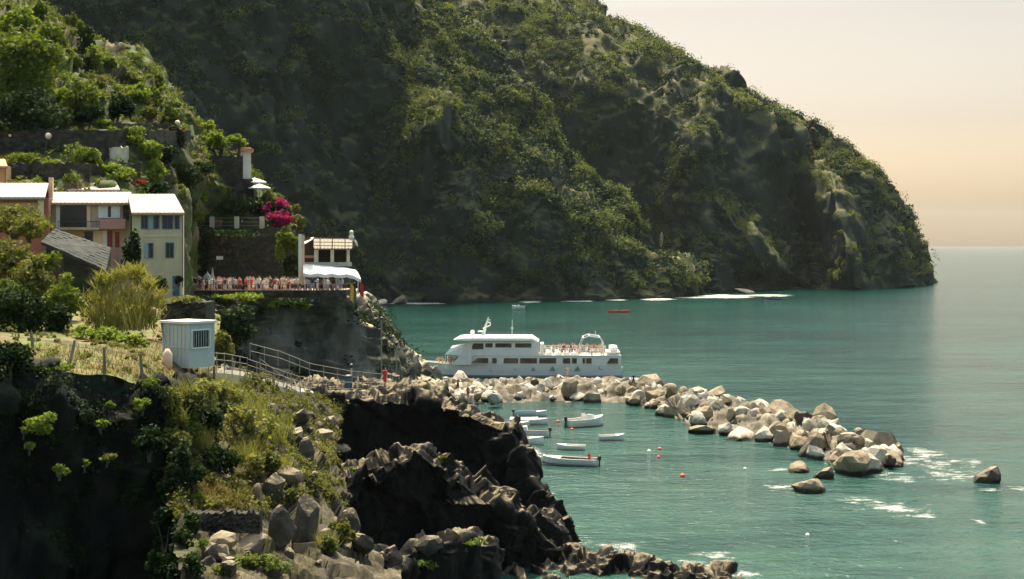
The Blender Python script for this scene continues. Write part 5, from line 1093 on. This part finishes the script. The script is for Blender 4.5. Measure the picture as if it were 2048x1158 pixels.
for i in range(26):
    x, y = RNG.uniform(395, 660), RNG.uniform(1075, 1150)
    if i > 15: x, y = RNG.uniform(560, 690), RNG.uniform(800, 960)
    p = hit(x, y); f_ = RNG.uniform(.15, .42) * (1 if i < 16 else 1.15); boulder((p.x, p.y, p.z + f_ * .3), (f_, f_ * .9, f_ * .75), rr(), RNG.choice(['stone_tan', 'stone_dark'] if i < 16 else ['stone_dark', 'stone_dark', 'stone_tan']), 'small loose stone on the bank below the standing stone' if i < 16 else 'loose rock in the gully below the stair handrail', 'loose stones of the lower bank' if i < 16 else 'loose rocks of the gully')
# standing stone
p = P(606, 1095, 60.5); st = boulder((p.x, p.y, P(600, 1056, 60.5).z), (32 * p.y / F, 32 * p.y / F, 94 * p.y / F), (0, .06, .5), 'stone_dark', 'tall rounded standing stone at the edge of the dark ridge', mesh=boulder_mesh('standing_stone', 78, 4, 22)); st['category'] = 'standing stone'; st.name = 'standing_stone'
MB().tube([P(612, 1170, 60), P(610, 1085, 60.2)], [.62, .5], 9).build('stone_plinth', 'stone_tan'); o = bpy.data.objects['stone_plinth']; tag(o, 'pale stone pedestal under the tall standing stone', 'stone')

# ------------------------------------------------------------------ foam
def foam_mat():
    m, nt, out = new_mat('foam'); co = coords(nt, True); b = N(nt, 'ShaderNodeBsdfPrincipled'); b.inputs['Base Color'].default_value = (.70, .68, .63, 1); b.inputs['Roughness'].default_value = .8
    nt.links.new(b.outputs[0], out.inputs[0])
foam_mat()
def foam(name, areas, cell, thr, seed):
    g = np.random.default_rng(seed); V_, F_ = [], []
    for (x, y, rx, ry) in areas:
        c = W(x, y); sx = rx * c.y / F; y0, y1 = W(x, y + ry).y, W(x, y - ry).y; sy = (y1 - y0) / 2
        nx, ny = max(6, int(2 * sx / cell)), max(6, int(2 * sy / cell)); nx, ny = min(nx, 260), min(ny, 200)
        xs, ys = np.linspace(-1, 1, nx), np.linspace(-1, 1, ny); X_, Y_ = np.meshgrid(xs, ys); pts = np.stack([(c.x + X_ * sx).ravel(), ((y0 + y1) / 2 + Y_ * sy).ravel(), np.zeros(nx * ny)], 1)
        k = 16.0 * cell; q = pts / (k * 1.6, k, 1) + seed; val = fbm(q, 5, gain=.75) + .42 * (1 - (X_ ** 2 + Y_ ** 2).ravel() * 1.15) - thr + g.normal(size=len(pts)) * .07
        keep = val > 0; dx, dy = 2 * sx / nx, 2 * sy / ny
        for (px_, py_, _), kk, vv in zip(pts, keep, val):
            if not kk: continue
            s = min(.95 if cell > .2 else .68, .25 + vv * (1.8 if cell < .2 else 4)); a = g.uniform(-.3, .3); b = len(V_); e1 = Vector((math.cos(a) * dx, math.sin(a) * dx, 0)) * .62 * s; e2 = Vector((-math.sin(a) * dy, math.cos(a) * dy, 0)) * .62 * s; q0 = Vector((px_ + g.uniform(-.4, .4) * dx, py_ + g.uniform(-.4, .4) * dy, .012 + g.random() * .01))
            V_ += [q0 - e1 - e2 * .4, q0 - e2, q0 + e1 - e2 * .3, q0 + e1 * .8 + e2 * .6, q0 + e2, q0 - e1 * .8 + e2 * .6]; F_.append((b, b + 1, b + 2, b + 3, b + 4, b + 5))
    o = mesh_obj(name, V_, F_, 'foam'); o['kind'] = 'stuff'; return o
foam('tip_foam', [(1840, 922, 80, 26), (1900, 950, 90, 18), (1790, 955, 60, 18), (1780, 1015, 110, 20), (1840, 1030, 60, 8), (1960, 1045, 20, 8), (1990, 980, 60, 6), (1720, 1000, 80, 8), (1560, 975, 50, 14), (2040, 978, 30, 8), (1700, 905, 20, 8), (1560, 940, 40, 6), (1850, 905, 60, 14), (1930, 925, 60, 12)], .07, .36, 3)
foam('shore_foam', [(1300, 1140, 60, 14), (1390, 1132, 60, 16), (1480, 1150, 50, 12), (1240, 1095, 70, 16), (1160, 1085, 40, 10), (1430, 1110, 60, 10), (1070, 910, 20, 26), (1100, 1000, 20, 20)], .075, .3, 4)
foam('headland_foam', [(1062, 603, 26, 2.5), (1225, 597, 26, 4.5), (1310, 597, 38, 4), (1450, 593, 60, 4), (1530, 591, 56, 2.2), (1560, 574, 40, 2), (1150, 602, 40, 1.4), (830, 607, 60, 1.6), (1400, 595, 100, 1.2), (1690, 577, 60, 1.2)], .4, .02, 5)

# ------------------------------------------------------------------ people
plain('skin', (.46, .27, .19), .6, .08, 2); plain('hair_dark', (.03, .02, .014), .7); plain('hair_fair', (.30, .20, .10), .7)
CL = {'white': (.78, .76, .72), 'pale pink': (.68, .40, .36), 'red': (.50, .05, .04), 'navy': (.03, .045, .11), 'pale blue': (.36, .48, .60), 'black': (.025, .025, .028), 'beige': (.56, .46, .33), 'orange': (.62, .26, .08), 'grey': (.28, .28, .27), 'maroon': (.18, .02, .03)}
for k, c in CL.items(): plain('cloth_' + k, c, .85, .08, 6)
def body_mesh(name, J, face=1):
    """one continuous skinned body from a joint skeleton"""
    names = list(J); me = bpy.data.meshes.new(name)
    E = [('hip', 'waist'), ('waist', 'chest'), ('chest', 'neck'), ('neck', 'head'), ('head', 'crown'), ('head', 'nose')] + [e for s in 'LR' for e in (('chest', 'sh' + s), ('sh' + s, 'el' + s), ('el' + s, 'wr' + s), ('wr' + s, 'ha' + s), ('hip', 'th' + s), ('th' + s, 'kn' + s), ('kn' + s, 'an' + s), ('an' + s, 'to' + s))]
    me.from_pydata([J[n][0] for n in names], [(names.index(a), names.index(b)) for a, b in E], []); o = bpy.data.objects.new(name, me); COL.objects.link(o)
    o.modifiers.new('s', 'SKIN'); sk = me.skin_vertices[0].data
    for i, n in enumerate(names): sk[i].radius = J[n][1]; sk[i].use_root = n == 'hip'
    o.modifiers.new('u', 'SUBSURF').levels = 1
    dg = bpy.context.evaluated_depsgraph_get(); ev = o.evaluated_get(dg); m2 = bpy.data.meshes.new_from_object(ev); bpy.data.objects.remove(o); m2.name = name
    for x in ('skin', 'cloth_white', 'cloth_navy', 'hair_dark'): m2.materials.append(MATS[x])
    hd = Vector(J['head'][0]); hp = Vector(J['hip'][0]); kn = min(J['knL'][0][2], J['knR'][0][2]); ch = Vector(J['neck'][0])
    for p in m2.polygons:
        c = p.center; k = 0
        if c.z > hd.z + .03 or (c.z > hd.z - .08 and (c.y - hd.y) * face > .03): k = 3
        elif c.z < ch.z - .02 and c.z > hp.z + .05 and abs(c.x - hp.x) < .25: k = 1
        elif c.z <= hp.z + .05 and (Vector((c.x, c.y, c.z)) - Vector(J['anL'][0])).length > .42 and (c - Vector(J['anR'][0])).length > .42 and abs(c.x - hp.x) < .24 and not any((c - Vector(J['ha' + s][0])).length < .16 for s in 'LR'): k = 2
        p.material_index = k; p.use_smooth = True
    return m2
def skel(stride=0, arms=((.26, .04, 1.12), (.28, -.06, .88)), arms2=None, sit=False):
    r = lambda a, b=None: (a, b or a); z = 0
    J = {'hip': ((0, 0, .95), r(.145, .11)), 'waist': ((0, 0, 1.12), r(.13, .095)), 'chest': ((0, .01, 1.33), r(.155, .105)), 'neck': ((0, 0, 1.49), r(.055)), 'head': ((0, -.01, 1.60), r(.082, .098)), 'crown': ((0, 0, 1.69), r(.07, .08)), 'nose': ((0, -.105, 1.585), r(.018))}
    a2 = arms2 or tuple((x, y, zz) for x, y, zz in arms)
    for s, sx, (e, w_) in (('L', -1, arms), ('R', 1, a2)):
        J['sh' + s] = ((sx * .19, .01, 1.42), r(.062)); J['el' + s] = ((sx * e[0], e[1], e[2]), r(.045)); J['wr' + s] = ((sx * w_[0], w_[1], w_[2]), r(.03)); hv = (Vector(J['wr' + s][0]) - Vector(J['el' + s][0])).normalized() * .12; J['ha' + s] = (tuple(Vector(J['wr' + s][0]) + hv), r(.042, .022))
        st_ = stride * sx
        J['th' + s] = ((sx * .10, 0, .86), r(.092)); J['kn' + s] = ((sx * .11, -.5 * st_ - .02, .50), r(.06)); J['an' + s] = ((sx * .115, -st_ * .9 + .02, .09), r(.042)); J['to' + s] = ((sx * .125, -st_ * .9 - .13, .035), r(.04, .03))
        if sit: J['th' + s] = ((sx * .10, -.1, .93), r(.09)); J['kn' + s] = ((sx * .12, -.46, .95), r(.062)); J['an' + s] = ((sx * .12, -.50, .53), r(.042)); J['to' + s] = ((sx * .13, -.64, .48), r(.04, .03))
    return J
PB = [body_mesh('person', skel()), body_mesh('person', skel(.14, ((.25, .1, 1.13), (.27, .04, .9)), ((.25, -.1, 1.13), (.26, -.24, .95)))), body_mesh('person', skel(.03, ((.30, -.08, 1.16), (.12, -.26, 1.24)))), body_mesh('person', skel(.05, ((.28, -.12, 1.2), (.2, -.2, 1.52)), ((.26, .02, 1.12), (.27, -.04, .88))))]
PSIT = body_mesh('person', skel(0, ((.27, -.12, 1.15), (.2, -.34, 1.05)), sit=True))
def person(p, rz, top, bottom, label, group=None, mesh=None, h=1.0, hair=None):
    o = bpy.data.objects.new('person', mesh or PB[RNG.randrange(4)]); COL.objects.link(o); o.location = p; o.rotation_euler = (0, 0, rz); o.scale = (h, h, h)
    for i, mt in ((1, 'cloth_' + top if top != 'bare' else 'skin'), (2, 'cloth_' + bottom), (3, hair or RNG.choice(['hair_dark', 'hair_dark', 'hair_fair']))): o.material_slots[i].link = 'OBJECT'; o.material_slots[i].material = MATS[mt]
    return tag(o, label, 'person', group)
tops = ['white', 'white', 'pale pink', 'red', 'navy', 'pale blue', 'beige', 'beige', 'grey', 'white', 'black', 'pale pink']
def crowd_y(x, dY): return P(x, 585, 150.0 + dY)
k = 0
for i in range(120):
    x = RNG.choice([396, 432, 452, 486, 512, 520, 548, 575, 590, 625, 650, 668]) + RNG.gauss(0, 17); x = min(max(x, 376 + RNG.random() * 12), 698 - RNG.random() * 14); dY = .6 + RNG.random() * 6.5
    if x < 480: dY += -.6
    tp = RNG.choice(tops); p = crowd_y(x, dY); 
    where = 'under the white awning' if x > 606 else 'in the terrace crowd'
    person((p.x, p.y, TZ), RNG.uniform(0, 6.28), tp, RNG.choice(['navy', 'beige', 'white', 'black', 'pale blue']), f'person in {tp} top standing {where}', f'people in {tp} tops {where}', h=RNG.uniform(.92, 1.06))
p = P(770, 778, 111); person((p.x, p.y, p.z), 2.6, 'red', 'red', 'person in red clothes on the landing path beside the poles', mesh=PB[1])
for x, y, zz, tp, bt, lab, ms in ((1267, 774, 2.2, 'navy', 'navy', 'person in dark clothes standing on the breakwater middle', 0), (916, 783, 1.6, 'maroon', 'maroon', 'person in maroon on the pale landing boulders', 2), (936, 799, 1.2, 'red', 'red', 'person in bright red low on the landing boulders', 0), (1135, 758, 2.4, 'beige', 'beige', 'person in beige on the breakwater near the ferry hull', 3)):
    p = W(x, y, zz); person((p.x, p.y, p.z), RNG.uniform(0, 6), tp, bt, lab, mesh=PB[ms])

# ------------------------------------------------------------------ boats
plain('hull_white', (.74, .73, .68), .35, .04, 1.5, stain=((.62, .60, .54), .5, .55, .8)); plain('hull_blue', (.03, .07, .17), .35); plain('deck_cream', (.70, .64, .52), .6); plain('boat_wood', (.22, .12, .06), .6, .2, 6); plain('cover_grey', (.40, .38, .42), .8); plain('motor_black', (.02, .02, .022), .4); plain('antifoul', (.10, .12, .14), .6)
plain('boat_blue', (.20, .36, .50), .4); plain('buoy_red', (.62, .10, .06), .5); plain('buoy_white', (.80, .78, .74), .5); plain('kayak_red', (.60, .12, .05), .4); plain('canister_white', (.80, .78, .72), .5); plain('emblem_green', (.16, .24, .20), .5)
def hull_rows(L, B, H, bowrise=.35, n=13, stern=.82):
    out = []
    for i in range(n):
        t = i / (n - 1); x = -L / 2 + L * t; b = B / 2 * (stern + (1 - stern) * math.sin(min(1, t / .45) * math.pi / 2)) if t < .45 else B / 2 * math.cos(((t - .45) / .55) ** 1.7 * math.pi / 2); b = max(b, .02)
        zt = H * (1 + bowrise * max(0, (t - .3) / .7) ** 2); zk = -.25 + max(0, t - .8) * 1.2 * H; rake = .18 * L * 0 + max(0, t - .85) * .5 * 0
        out.append((x, b, zt, zk))
    return out
def boat(name, px, py, L, B, H, rz, label, hull='hull_white', inside='deck_cream', motor=True, thwarts=2, cover=None, console=False, stripe=None, cat='boat', cabin=False):
    p = W(px, py); r = empty(name, (p.x, p.y, 0), rz, label, cat); R = hull_rows(L, B, H); m = MB(); rows = []
    for x, b, zt, zk in R: rows.append([(x, -b, zt), (x, -b * .93, zt * .45), (x, -b * .62, 0 - .05), (x, 0, zk), (x, b * .62, -.05), (x, b * .93, zt * .45), (x, b, zt)])
    m.grid(rows); m.f.append(tuple(range(7))); m.build('hull', hull, r, True, True)
    t = .055; g = MB(); g.grid([[(x, -b - .02, zt + .002), (x, -b - .02, zt + .05), (x, -max(b - t * 1.6, .01), zt + .05), (x, -max(b - t * 1.6, .01), zt + .002)] for x, b, zt, zk in R]); g.grid([[(x, b + .02, zt + .002), (x, b + .02, zt + .05), (x, max(b - t * 1.6, .01), zt + .05), (x, max(b - t * 1.6, .01), zt + .002)] for x, b, zt, zk in R]); g.build('gunwale', stripe or hull, r, False, True)
    m = MB(); m.grid([[(x, -b * .88, zt * .92), (x, -b * .8, .12), (x, b * .8, .12), (x, b * .88, zt * .92)] for x, b, zt, zk in R]); m.build('cockpit', inside, r, False, True)
    m = MB(); d = [q for q in R if q[0] > L * .16]; m.grid([[(x, -b * .97, zt + .01), (x, 0, zt + .06), (x, b * .97, zt + .01)] for x, b, zt, zk in d]); m.build('foredeck', hull, r, True, True)
    for k in range(thwarts): x = -L * .32 + k * L * .24; MB().box(x - .14, x + .14, -B * .41, B * .41, H * .62, H * .68).build('thwart', 'boat_wood', r, local=True)
    if motor:
        mo = MB().lathe((-L / 2 - .16, 0, 0), [(.05, H * .9), (.17, H * .95), (.19, H * 1.35), (.13, H * 1.55), (.03, H * 1.6)], 10).build('outboard_motor', 'motor_black', r, True, True); MB().box(-L / 2 - .22, -L / 2 - .1, -.06, .06, -.35, H * .92).build('motor_leg', 'motor_black', mo, local=True)
    if console:
        MB().hexa([(-.25, -.3, .1), (.35, -.3, .1), (.35, .3, .1), (-.25, .3, .1), (-.2, -.28, H * 1.5), (.15, -.28, H * 1.5), (.15, .28, H * 1.5), (-.2, .28, H * 1.5)]).build('console', hull, r, local=True); MB().hexa([(.2, -.3, H * 1.45), (.26, -.3, H * 1.45), (.26, .3, H * 1.45), (.2, .3, H * 1.45), (.0, -.26, H * 2.0), (.05, -.26, H * 2.0), (.05, .26, H * 2.0), (.0, .26, H * 2.0)]).build('windscreen', 'glass_dark', r, local=True)
    if cabin:
        MB().hexa([(-.2, -B * .33, H * .9), (L * .26, -B * .26, H * 1.1), (L * .26, B * .26, H * 1.1), (-.2, B * .33, H * .9), (-.1, -B * .3, H * 1.75), (L * .2, -B * .2, H * 1.55), (L * .2, B * .2, H * 1.55), (-.1, B * .3, H * 1.75)]).build('cabin', hull, r, local=True, bevel=.03)
    if cover:
        c = MB().grid([[(x, -b * 1.02, zt + .055), (x, -b * .5, zt + .2), (x, 0, zt + .28), (x, b * .5, zt + .2), (x, b * 1.02, zt + .055)] for x, b, zt, zk in [q for q in R if q[0] < L * .3]]).build('cover', cover, r, True, True)
    return r
BT = 'boat'
boat(BT, 1170, 852, 4.9, 2.0, .8, .55, 'white motorboat with black outboard moored below the breakwater bend', console=True, cover=None, motor=True, cabin=True)
boat('small_boat', 1062, 832, 3.9, 1.5, .5, -.12, 'small pale blue and white boat nearest the breakwater rocks', hull='hull_white', inside='boat_blue', stripe='boat_blue')
boat('small_boat', 1058, 848, 4.3, 1.6, .5, -.15, 'boat under a grey lilac cover by the dark ridge', cover='cover_grey', motor=False)
boat('small_boat', 1034, 853, 2.8, 1.2, .42, .1, 'pale pink tinted dinghy tucked against the dark ridge', motor=False, hull='deck_cream')
boat(BT, 1052, 873, 4.8, 1.7, .65, 3.05, 'white boat with dark blue stern beside the dark ridge', stripe='hull_blue', cover=None, cabin=True)
bl = empty('tmp', (0, 0, 0)); bpy.data.objects.remove(bl)
boat(BT, 1046, 888, 4.4, 1.6, .6, -.25, 'white open boat moored in front of the blue sterned boat', motor=False)
boat('small_boat', 1223, 880, 2.7, 1.25, .45, .12, 'small white boat alone in the middle of the harbour', motor=False)
boat('dinghy', 1142, 899, 2.9, 1.2, .4, 3.0, 'white dinghy with raised bow behind the long open boat', motor=False, thwarts=1)
lb = boat('rowing_boat', 1140, 930, 5.2, 1.7, .6, 2.92, 'long white open boat with a person sitting aboard', motor=True, thwarts=3, inside='boat_wood')
a = Vector(lb.location) + Vector((1.75, -.35, .46 - .95 * .92)); a.z = .41 - .86 * .92 + .12; person((a.x, a.y, a.z), 2.2, 'red', 'navy', 'person in red sitting at the stern of the long boat', mesh=PSIT, h=.92)
# far craft
boat('motorboat', 1037, 618, 4.2, 1.7, .9, 2.9, 'tiny white motorboat off the headland foot', console=True, motor=True)
boat('motorboat', 1546, 602, 6.0, 2.2, 1.0, 3.0, 'dark hulled motorboat off the headland surf', hull='antifoul', inside='deck_cream', cabin=True)
kb = boat('kayak', 1238, 625, 6.6, 1.3, .55, 0.05, 'long red kayak on the open water by the headland', hull='kayak_red', inside='kayak_red', motor=False, thwarts=0, stripe='kayak_red', cat='kayak')
p = kb.location
for dx, tp, lab in ((-.9, 'orange', 'paddler in orange at the back of the red kayak'), (.9, 'red', 'paddler in red at the front of the red kayak')): person((p.x + dx, p.y, .2 - .86), 1.6, tp, 'navy', lab, mesh=PSIT)
def buoy(px, py, r, mat, label):
    p = W(px, py); b = MB().lathe((p.x, p.y, 0), [(r * .3, -r * .8), (r * .85, -r * .4), (r, .1 * r), (r * .85, r * .6), (r * .4, r * .95), (r * .12, r), (r * .12, r * 1.3)], 12).build('mooring_buoy', mat, smooth=True); tag(b, label, 'buoy')
for x, y, r, mt, lab in ((1298, 903, .21, 'buoy_white', 'white mooring buoy left of two red buoys'), (1319, 899, .24, 'buoy_red', 'upper of two red buoys beside the white buoy'), (1317, 915, .2, 'buoy_red', 'lower of two red buoys beside the white buoy'), (1365, 953, .27, 'buoy_red', 'red buoy alone in the outer harbour'), (1116, 844, .24, 'buoy_red', 'red buoy between grey covered boat and white motorboat'), (1205, 847, .2, 'buoy_red', 'red buoy at the bow of the white motorboat'), (1144, 860, .22, 'buoy_red', 'red buoy at the stern of the white motorboat'), (1615, 1071, .16, 'buoy_white', 'white buoy far out on the open near water'), (1490, 938, .16, 'buoy_white', 'white float in front of the breakwater slabs'), (1041, 918, .2, 'buoy_red', 'reddish buoy touching the dark ridge')): buoy(x, y, r, mt, lab)

# ------------------------------------------------------------------ the ferry (local x: bow at -x, seen from -y)
FY = EYE * F / (750 - HY); FS = F / FY; FX = 1050
fe = empty('passenger_ferry', W(FX, 750), math.radians(-1.5), 'white two deck passenger ferry full of people behind the breakwater', 'ferry')
fx = lambda px: (px - FX) / FS
fz = lambda py: (750 - py) / FS
HB = 3.3
def hb(x):   # half beam along the hull
    t = (x - fx(842)) / (fx(1240) - fx(842)); return HB * (min(1, t / .38) ** .55 if t > 0 else 0.02) * (1 - .06 * max(0, t - .85) / .15)
xs = [fx(p) for p in (843, 850, 860, 872, 886, 900, 915, 930, 945, 970, 1010, 1060, 1110, 1160, 1200, 1225, 1240)]
def ztop(x): px = FX + x * FS; return fz(727) + (fz(708) - fz(727)) * min(1, max(0, (px - 908) / 36)) + max(0, (900 - px)) / 60 * .35
m = MB(); rows = []
for x in xs: b = hb(x); zt = ztop(x); rows.append([(x, -b, zt), (x, -b * .99, zt * .55), (x + (.0), -b * .92, .15), (x, -b * .7, -.7), (x, b * .7, -.7), (x, b * .92, .15), (x, b * .99, zt * .55), (x, b, zt)])
m.grid(rows); L8 = 8 * (len(xs) - 1); m.f.append(tuple(L8 + i for i in range(8))); m.build('hull', 'hull_white', fe, False, True)
m = MB(); m.grid([[(x, -hb(x) - .01, .02), (x, -hb(x) * .925 - .03, .22)] for x in xs]); m.build('waterline_band', 'antifoul', fe, False, True)
m = MB(); m.grid([[(x, -hb(x) * .97, ztop(x) - .08 if FX + x * FS > 940 else 1.25), (x, hb(x) * .97, ztop(x) - .08 if FX + x * FS > 940 else 1.25)] for x in xs]); m.build('deck', 'deck_cream', fe, False, True)
m = MB(); m.tube([(x, -hb(x) - .03, ztop(x) + .02) for x in xs], .06, 6); m.tube([(x, hb(x) + .03, ztop(x) + .02) for x in xs], .06, 6); m.build('rubbing_strake', 'hull_white', fe, False, True)
YS = -HB - .004
def fwin(x0, x1, y0, y1, y=None, slant=0, par=None, name='window'):
    yy = YS if y is None else y; z0, z1 = fz(y1), fz(y0); a, b = fx(x0), fx(x1); t = .07
    m = MB(); P4 = [(a, z0), (b, z0), (b, z1), (a + slant, z1)]
    m.prism([(x_, yy, z_) for x_, z_ in P4], (0, -.03, 0)); w_ = m.build(name, 'frame_white', par or fe, False, True)
    c = [((a + b + a + slant + b) / 4), (z0 + z1) / 2]; m = MB(); m.prism([(c[0] + (x_ - c[0]) * .95, yy - .032, c[1] + (z_ - c[1]) * .88) for x_, z_ in P4], (0, -.012, 0)); m.build('pane', 'glass_dark', w_, False, True)
for x0, x1, sl in ((943, 979, 1.0), (986, 995, 0), (1007, 1038, .15), (1040, 1075, 0), (1078, 1113, 0), (1125, 1140, 0), (1143, 1153, 0), (1164, 1169, 0), (1171, 1182, 0), (1211, 1234, .5)): fwin(x0, x1, 712, 724, slant=sl)
# upper deckhouse
yu = HB - .45; m = MB(); prof = [(fx(925), fz(708.5)), (fx(1078), fz(708.5)), (fx(1078), fz(680)), (fx(940), fz(680))]; m.prism([(x_, -yu, z_) for x_, z_ in prof], (0, 2 * yu, 0)); dh = m.build('deckhouse', 'hull_white', fe, False, True)
for x0, x1, sl in ((942, 969, .5), (972, 987, 0), (991, 1025, 0), (1030, 1064, 0)): fwin(x0, x1, 683.5, 693 if x0 > 960 else 697, y=-yu - .003, slant=sl, par=dh)
m = MB(); rows = []
for i in range(15):
    t = i / 14; x = fx(908) + (fx(1076) - fx(908)) * t; e = math.sin(min(1, t / .12) * math.pi / 2) * math.sin(min(1, (1 - t) / .08) * math.pi / 2); b = (yu + .5) * (.55 + .45 * e); zt = fz(680) + .12 + .62 * e; rows.append([(x, -b, fz(680) + .10), (x, -b, zt - .25 * e), (x, -b * .6, zt), (x, b * .6, zt), (x, b, zt - .25 * e), (x, b, fz(680) + .10)])
m.grid(rows); m.grid([[r[0], r[5]] for r in rows]); m.f += [tuple(range(6)), tuple(range(84, 90))]; m.build('roof', 'canister_white', fe, True, True)
# front wing, sloping awning over the bow
for q in (-1, 1): MB().prism([(fx(905), q * HB * .80, fz(727)), (fx(946), q * HB * .9, fz(727)), (fx(946), q * HB * .9, fz(681)), (fx(936), q * HB * .86, fz(690)), (fx(922), q * HB * .82, fz(708))], (0, -q * .12, 0)).build('bridge_wing', 'hull_white', fe, False, True)
m = MB(); m.hexa([(fx(892), -2.6, fz(707)), (fx(926), -2.6, fz(709)), (fx(926), 2.6, fz(709)), (fx(892), 2.6, fz(707)), (fx(903), -2.3, fz(694)), (fx(938), -2.5, fz(688)), (fx(938), 2.5, fz(688)), (fx(903), 2.3, fz(694))]); m.build('bow_awning', 'canvas_white', fe, False, True)
for x, y in ((893, -2.2), (893, 2.2)): MB().tube([(fx(x), y, 1.25), (fx(x), y, fz(707))], .05, 5).build('awning_pole', 'frame_white', fe, local=True)
# mast, domes, aerial
m = MB(); m.tube([(fx(966), 0, fz(672)), (fx(971), 0, fz(652)), (fx(977), 0, fz(634))], [.34, .2, .07], 6); m.tube([(fx(966), -.7, fz(656)), (fx(980), .7, fz(651))], .09, 5); m.box(fx(974), fx(980), -.5, .5, fz(646), fz(644)); m.tube([(fx(980), 0, fz(651)), (fx(981), 0, fz(645))], .07, 5); m.tube([(fx(974), 0, fz(640)), (fx(981), 0, fz(640))], .06, 5); mast = m.build('mast', 'hull_white', fe, False, True)
MB().box(fx(956), fx(966), -.7, .7, fz(664), fz(662)).build('radar_bar', 'hull_white', mast, local=True)
MB().lathe((fx(945), 0, fz(671)), [(.2, 0), (.2, .25), (.36, .35), (.36, .6), (.2, .82), (.05, .86)], 10).build('radar_dome', 'canister_white', fe, True, True)
m = MB(); m.tube([(fx(1024), 0, fz(672)), (fx(1024.5), 0, fz(640))], .035, 5); m.tube([(fx(1021), 0, fz(656)), (fx(1028), 0, fz(656))], .03, 4); m.build('aerial', 'frame_white', fe, False, True)
# after deck: rails, benches, arch, rafts
for s in (-1, 1):
    m = MB(); y = s * (HB - .12)
    for zz in (.45, .8, 1.1): m.tube([(fx(1080), y, fz(708) + zz), (fx(1212), y, fz(708) + zz)], .03, 5)
    for k in range(14): x = fx(1080) + (fx(1212) - fx(1080)) * k / 13; m.tube([(x, y, fz(708)), (x, y, fz(708) + 1.1)], .03, 5)
    m.build('deck_rail', 'frame_white', fe, False, True)
for x in (1092, 1110, 1126, 1142): MB().box(fx(x), fx(x) + .9, -2.6, 2.6, fz(708), fz(708) + .46).box(fx(x) + .78, fx(x) + .9, -2.6, 2.6, fz(708) + .462, fz(708) + .95).build('bench', 'canister_white', fe, local=True)
MB().box(fx(1081), fx(1087), -2.4, 2.4, fz(708), fz(686)).build('locker', 'hull_white', fe, local=True)
m = MB()
for y in (-2.4, 2.4): m.tube([(fx(1158), y, fz(694)), (fx(1166), y, fz(674)), (fx(1176), y, fz(670)), (fx(1198), y, fz(673)), (fx(1205), y, fz(682)), (fx(1206), y, fz(708))], .11, 6)
for x, z in ((1166, 674), (1178, 670), (1198, 673)): m.tube([(fx(x), -2.4, fz(z)), (fx(x), 2.4, fz(z))], .09, 6)
m.tube([(fx(1191), 0, fz(672)), (fx(1191), 0, fz(662))], .05, 5); m.build('arch', 'hull_white', fe, False, True)
for y in (-1.7, 0, 1.7): MB().lathe((0, 0, 0), [(.1, -.62), (.38, -.58), (.42, 0), (.38, .58), (.1, .62)], 10).build('life_raft', 'canister_white', fe, True, True).matrix_local = Matrix.Translation((fx(1226), y, fz(696))) @ Matrix.Rotation(math.radians(90), 4, 'Y')
m = MB(); m.box(fx(1212), fx(1238), -2.9, 2.9, fz(706), fz(701)); m.build('stern_house', 'hull_white', fe, False, True)
m = MB(); m.tube([(fx(1239), -2.2, fz(733)), (fx(1243), -2.2, fz(733))], .25, 8); m.build('fender', 'canister_white', fe, False, True)
def emb(px, py, s, solid=True):
    x, z = fx(px), fz(py); m = MB(); y = -hb(x) - .012
    if solid: m.prism([(x - s, y, z - s * .6), (x + s, y, z - s * .6), (x, y, z + s * .9)], (0, -.012, 0)); m.prism([(x - s * 1.35, y, z - s * .95), (x + s * 1.35, y, z - s * .95), (x + s * 1.1, y, z - s * .72), (x - s * 1.1, y, z - s * .72)], (0, -.012, 0))
    else: m.prism([(x - s, y, z - s * .2), (x + s * 1.1, y, z - s * .75), (x + s * 1.0, y, z - s * .5)], (0, -.012, 0)); m.prism([(x - .06, y, z - s * .2), (x + .1, y, z - s * .2), (x, y, z + s * .6)], (0, -.012, 0))
    m.build('emblem', 'emblem_green', fe, False, True)
for x, y, s, sd_ in ((982, 737, .38, False), (1030, 735, .4, False), (1067, 734, .30, True), (1105, 733, .40, True), (1133, 735, .2, True), (1154, 733, .42, True), (1197, 732, .42, False)): emb(x, y, s, sd_)
# its passengers
def onboard(px, y, z): return fe.matrix_world @ Vector((fx(px), y, z))
bpy.context.view_layer.update()
for i in range(48):
    x = RNG.uniform(1128, 1206) if i < 38 else RNG.uniform(1084, 1128); tp = RNG.choice(['white', 'pale pink', 'orange', 'beige', 'bare', 'navy', 'red', 'beige', 'pale pink']); p = onboard(x, RNG.uniform(-2.7, 2.2), fz(708)); nm = 'bare chest' if tp == 'bare' else tp + ' top'
    person(p, RNG.uniform(0, 6.28), tp, RNG.choice(['navy', 'beige', 'white']), f'passenger with {nm} on the ferry after deck', f'passengers with {nm} on the after deck', h=RNG.uniform(.9, 1.02))
for i in range(16):
    x = RNG.uniform(868, 918); yy = RNG.uniform(-1, 1) * hb(fx(x)) * .7; tp = RNG.choice(['white', 'pale pink', 'orange', 'beige', 'red', 'bare']); nm = 'bare chest' if tp == 'bare' else tp + ' top'
    person(onboard(x, yy, 1.25), RNG.uniform(0, 6.28), tp, 'beige', f'passenger with {nm} on the ferry bow', f'passengers with {nm} on the bow', h=.95)
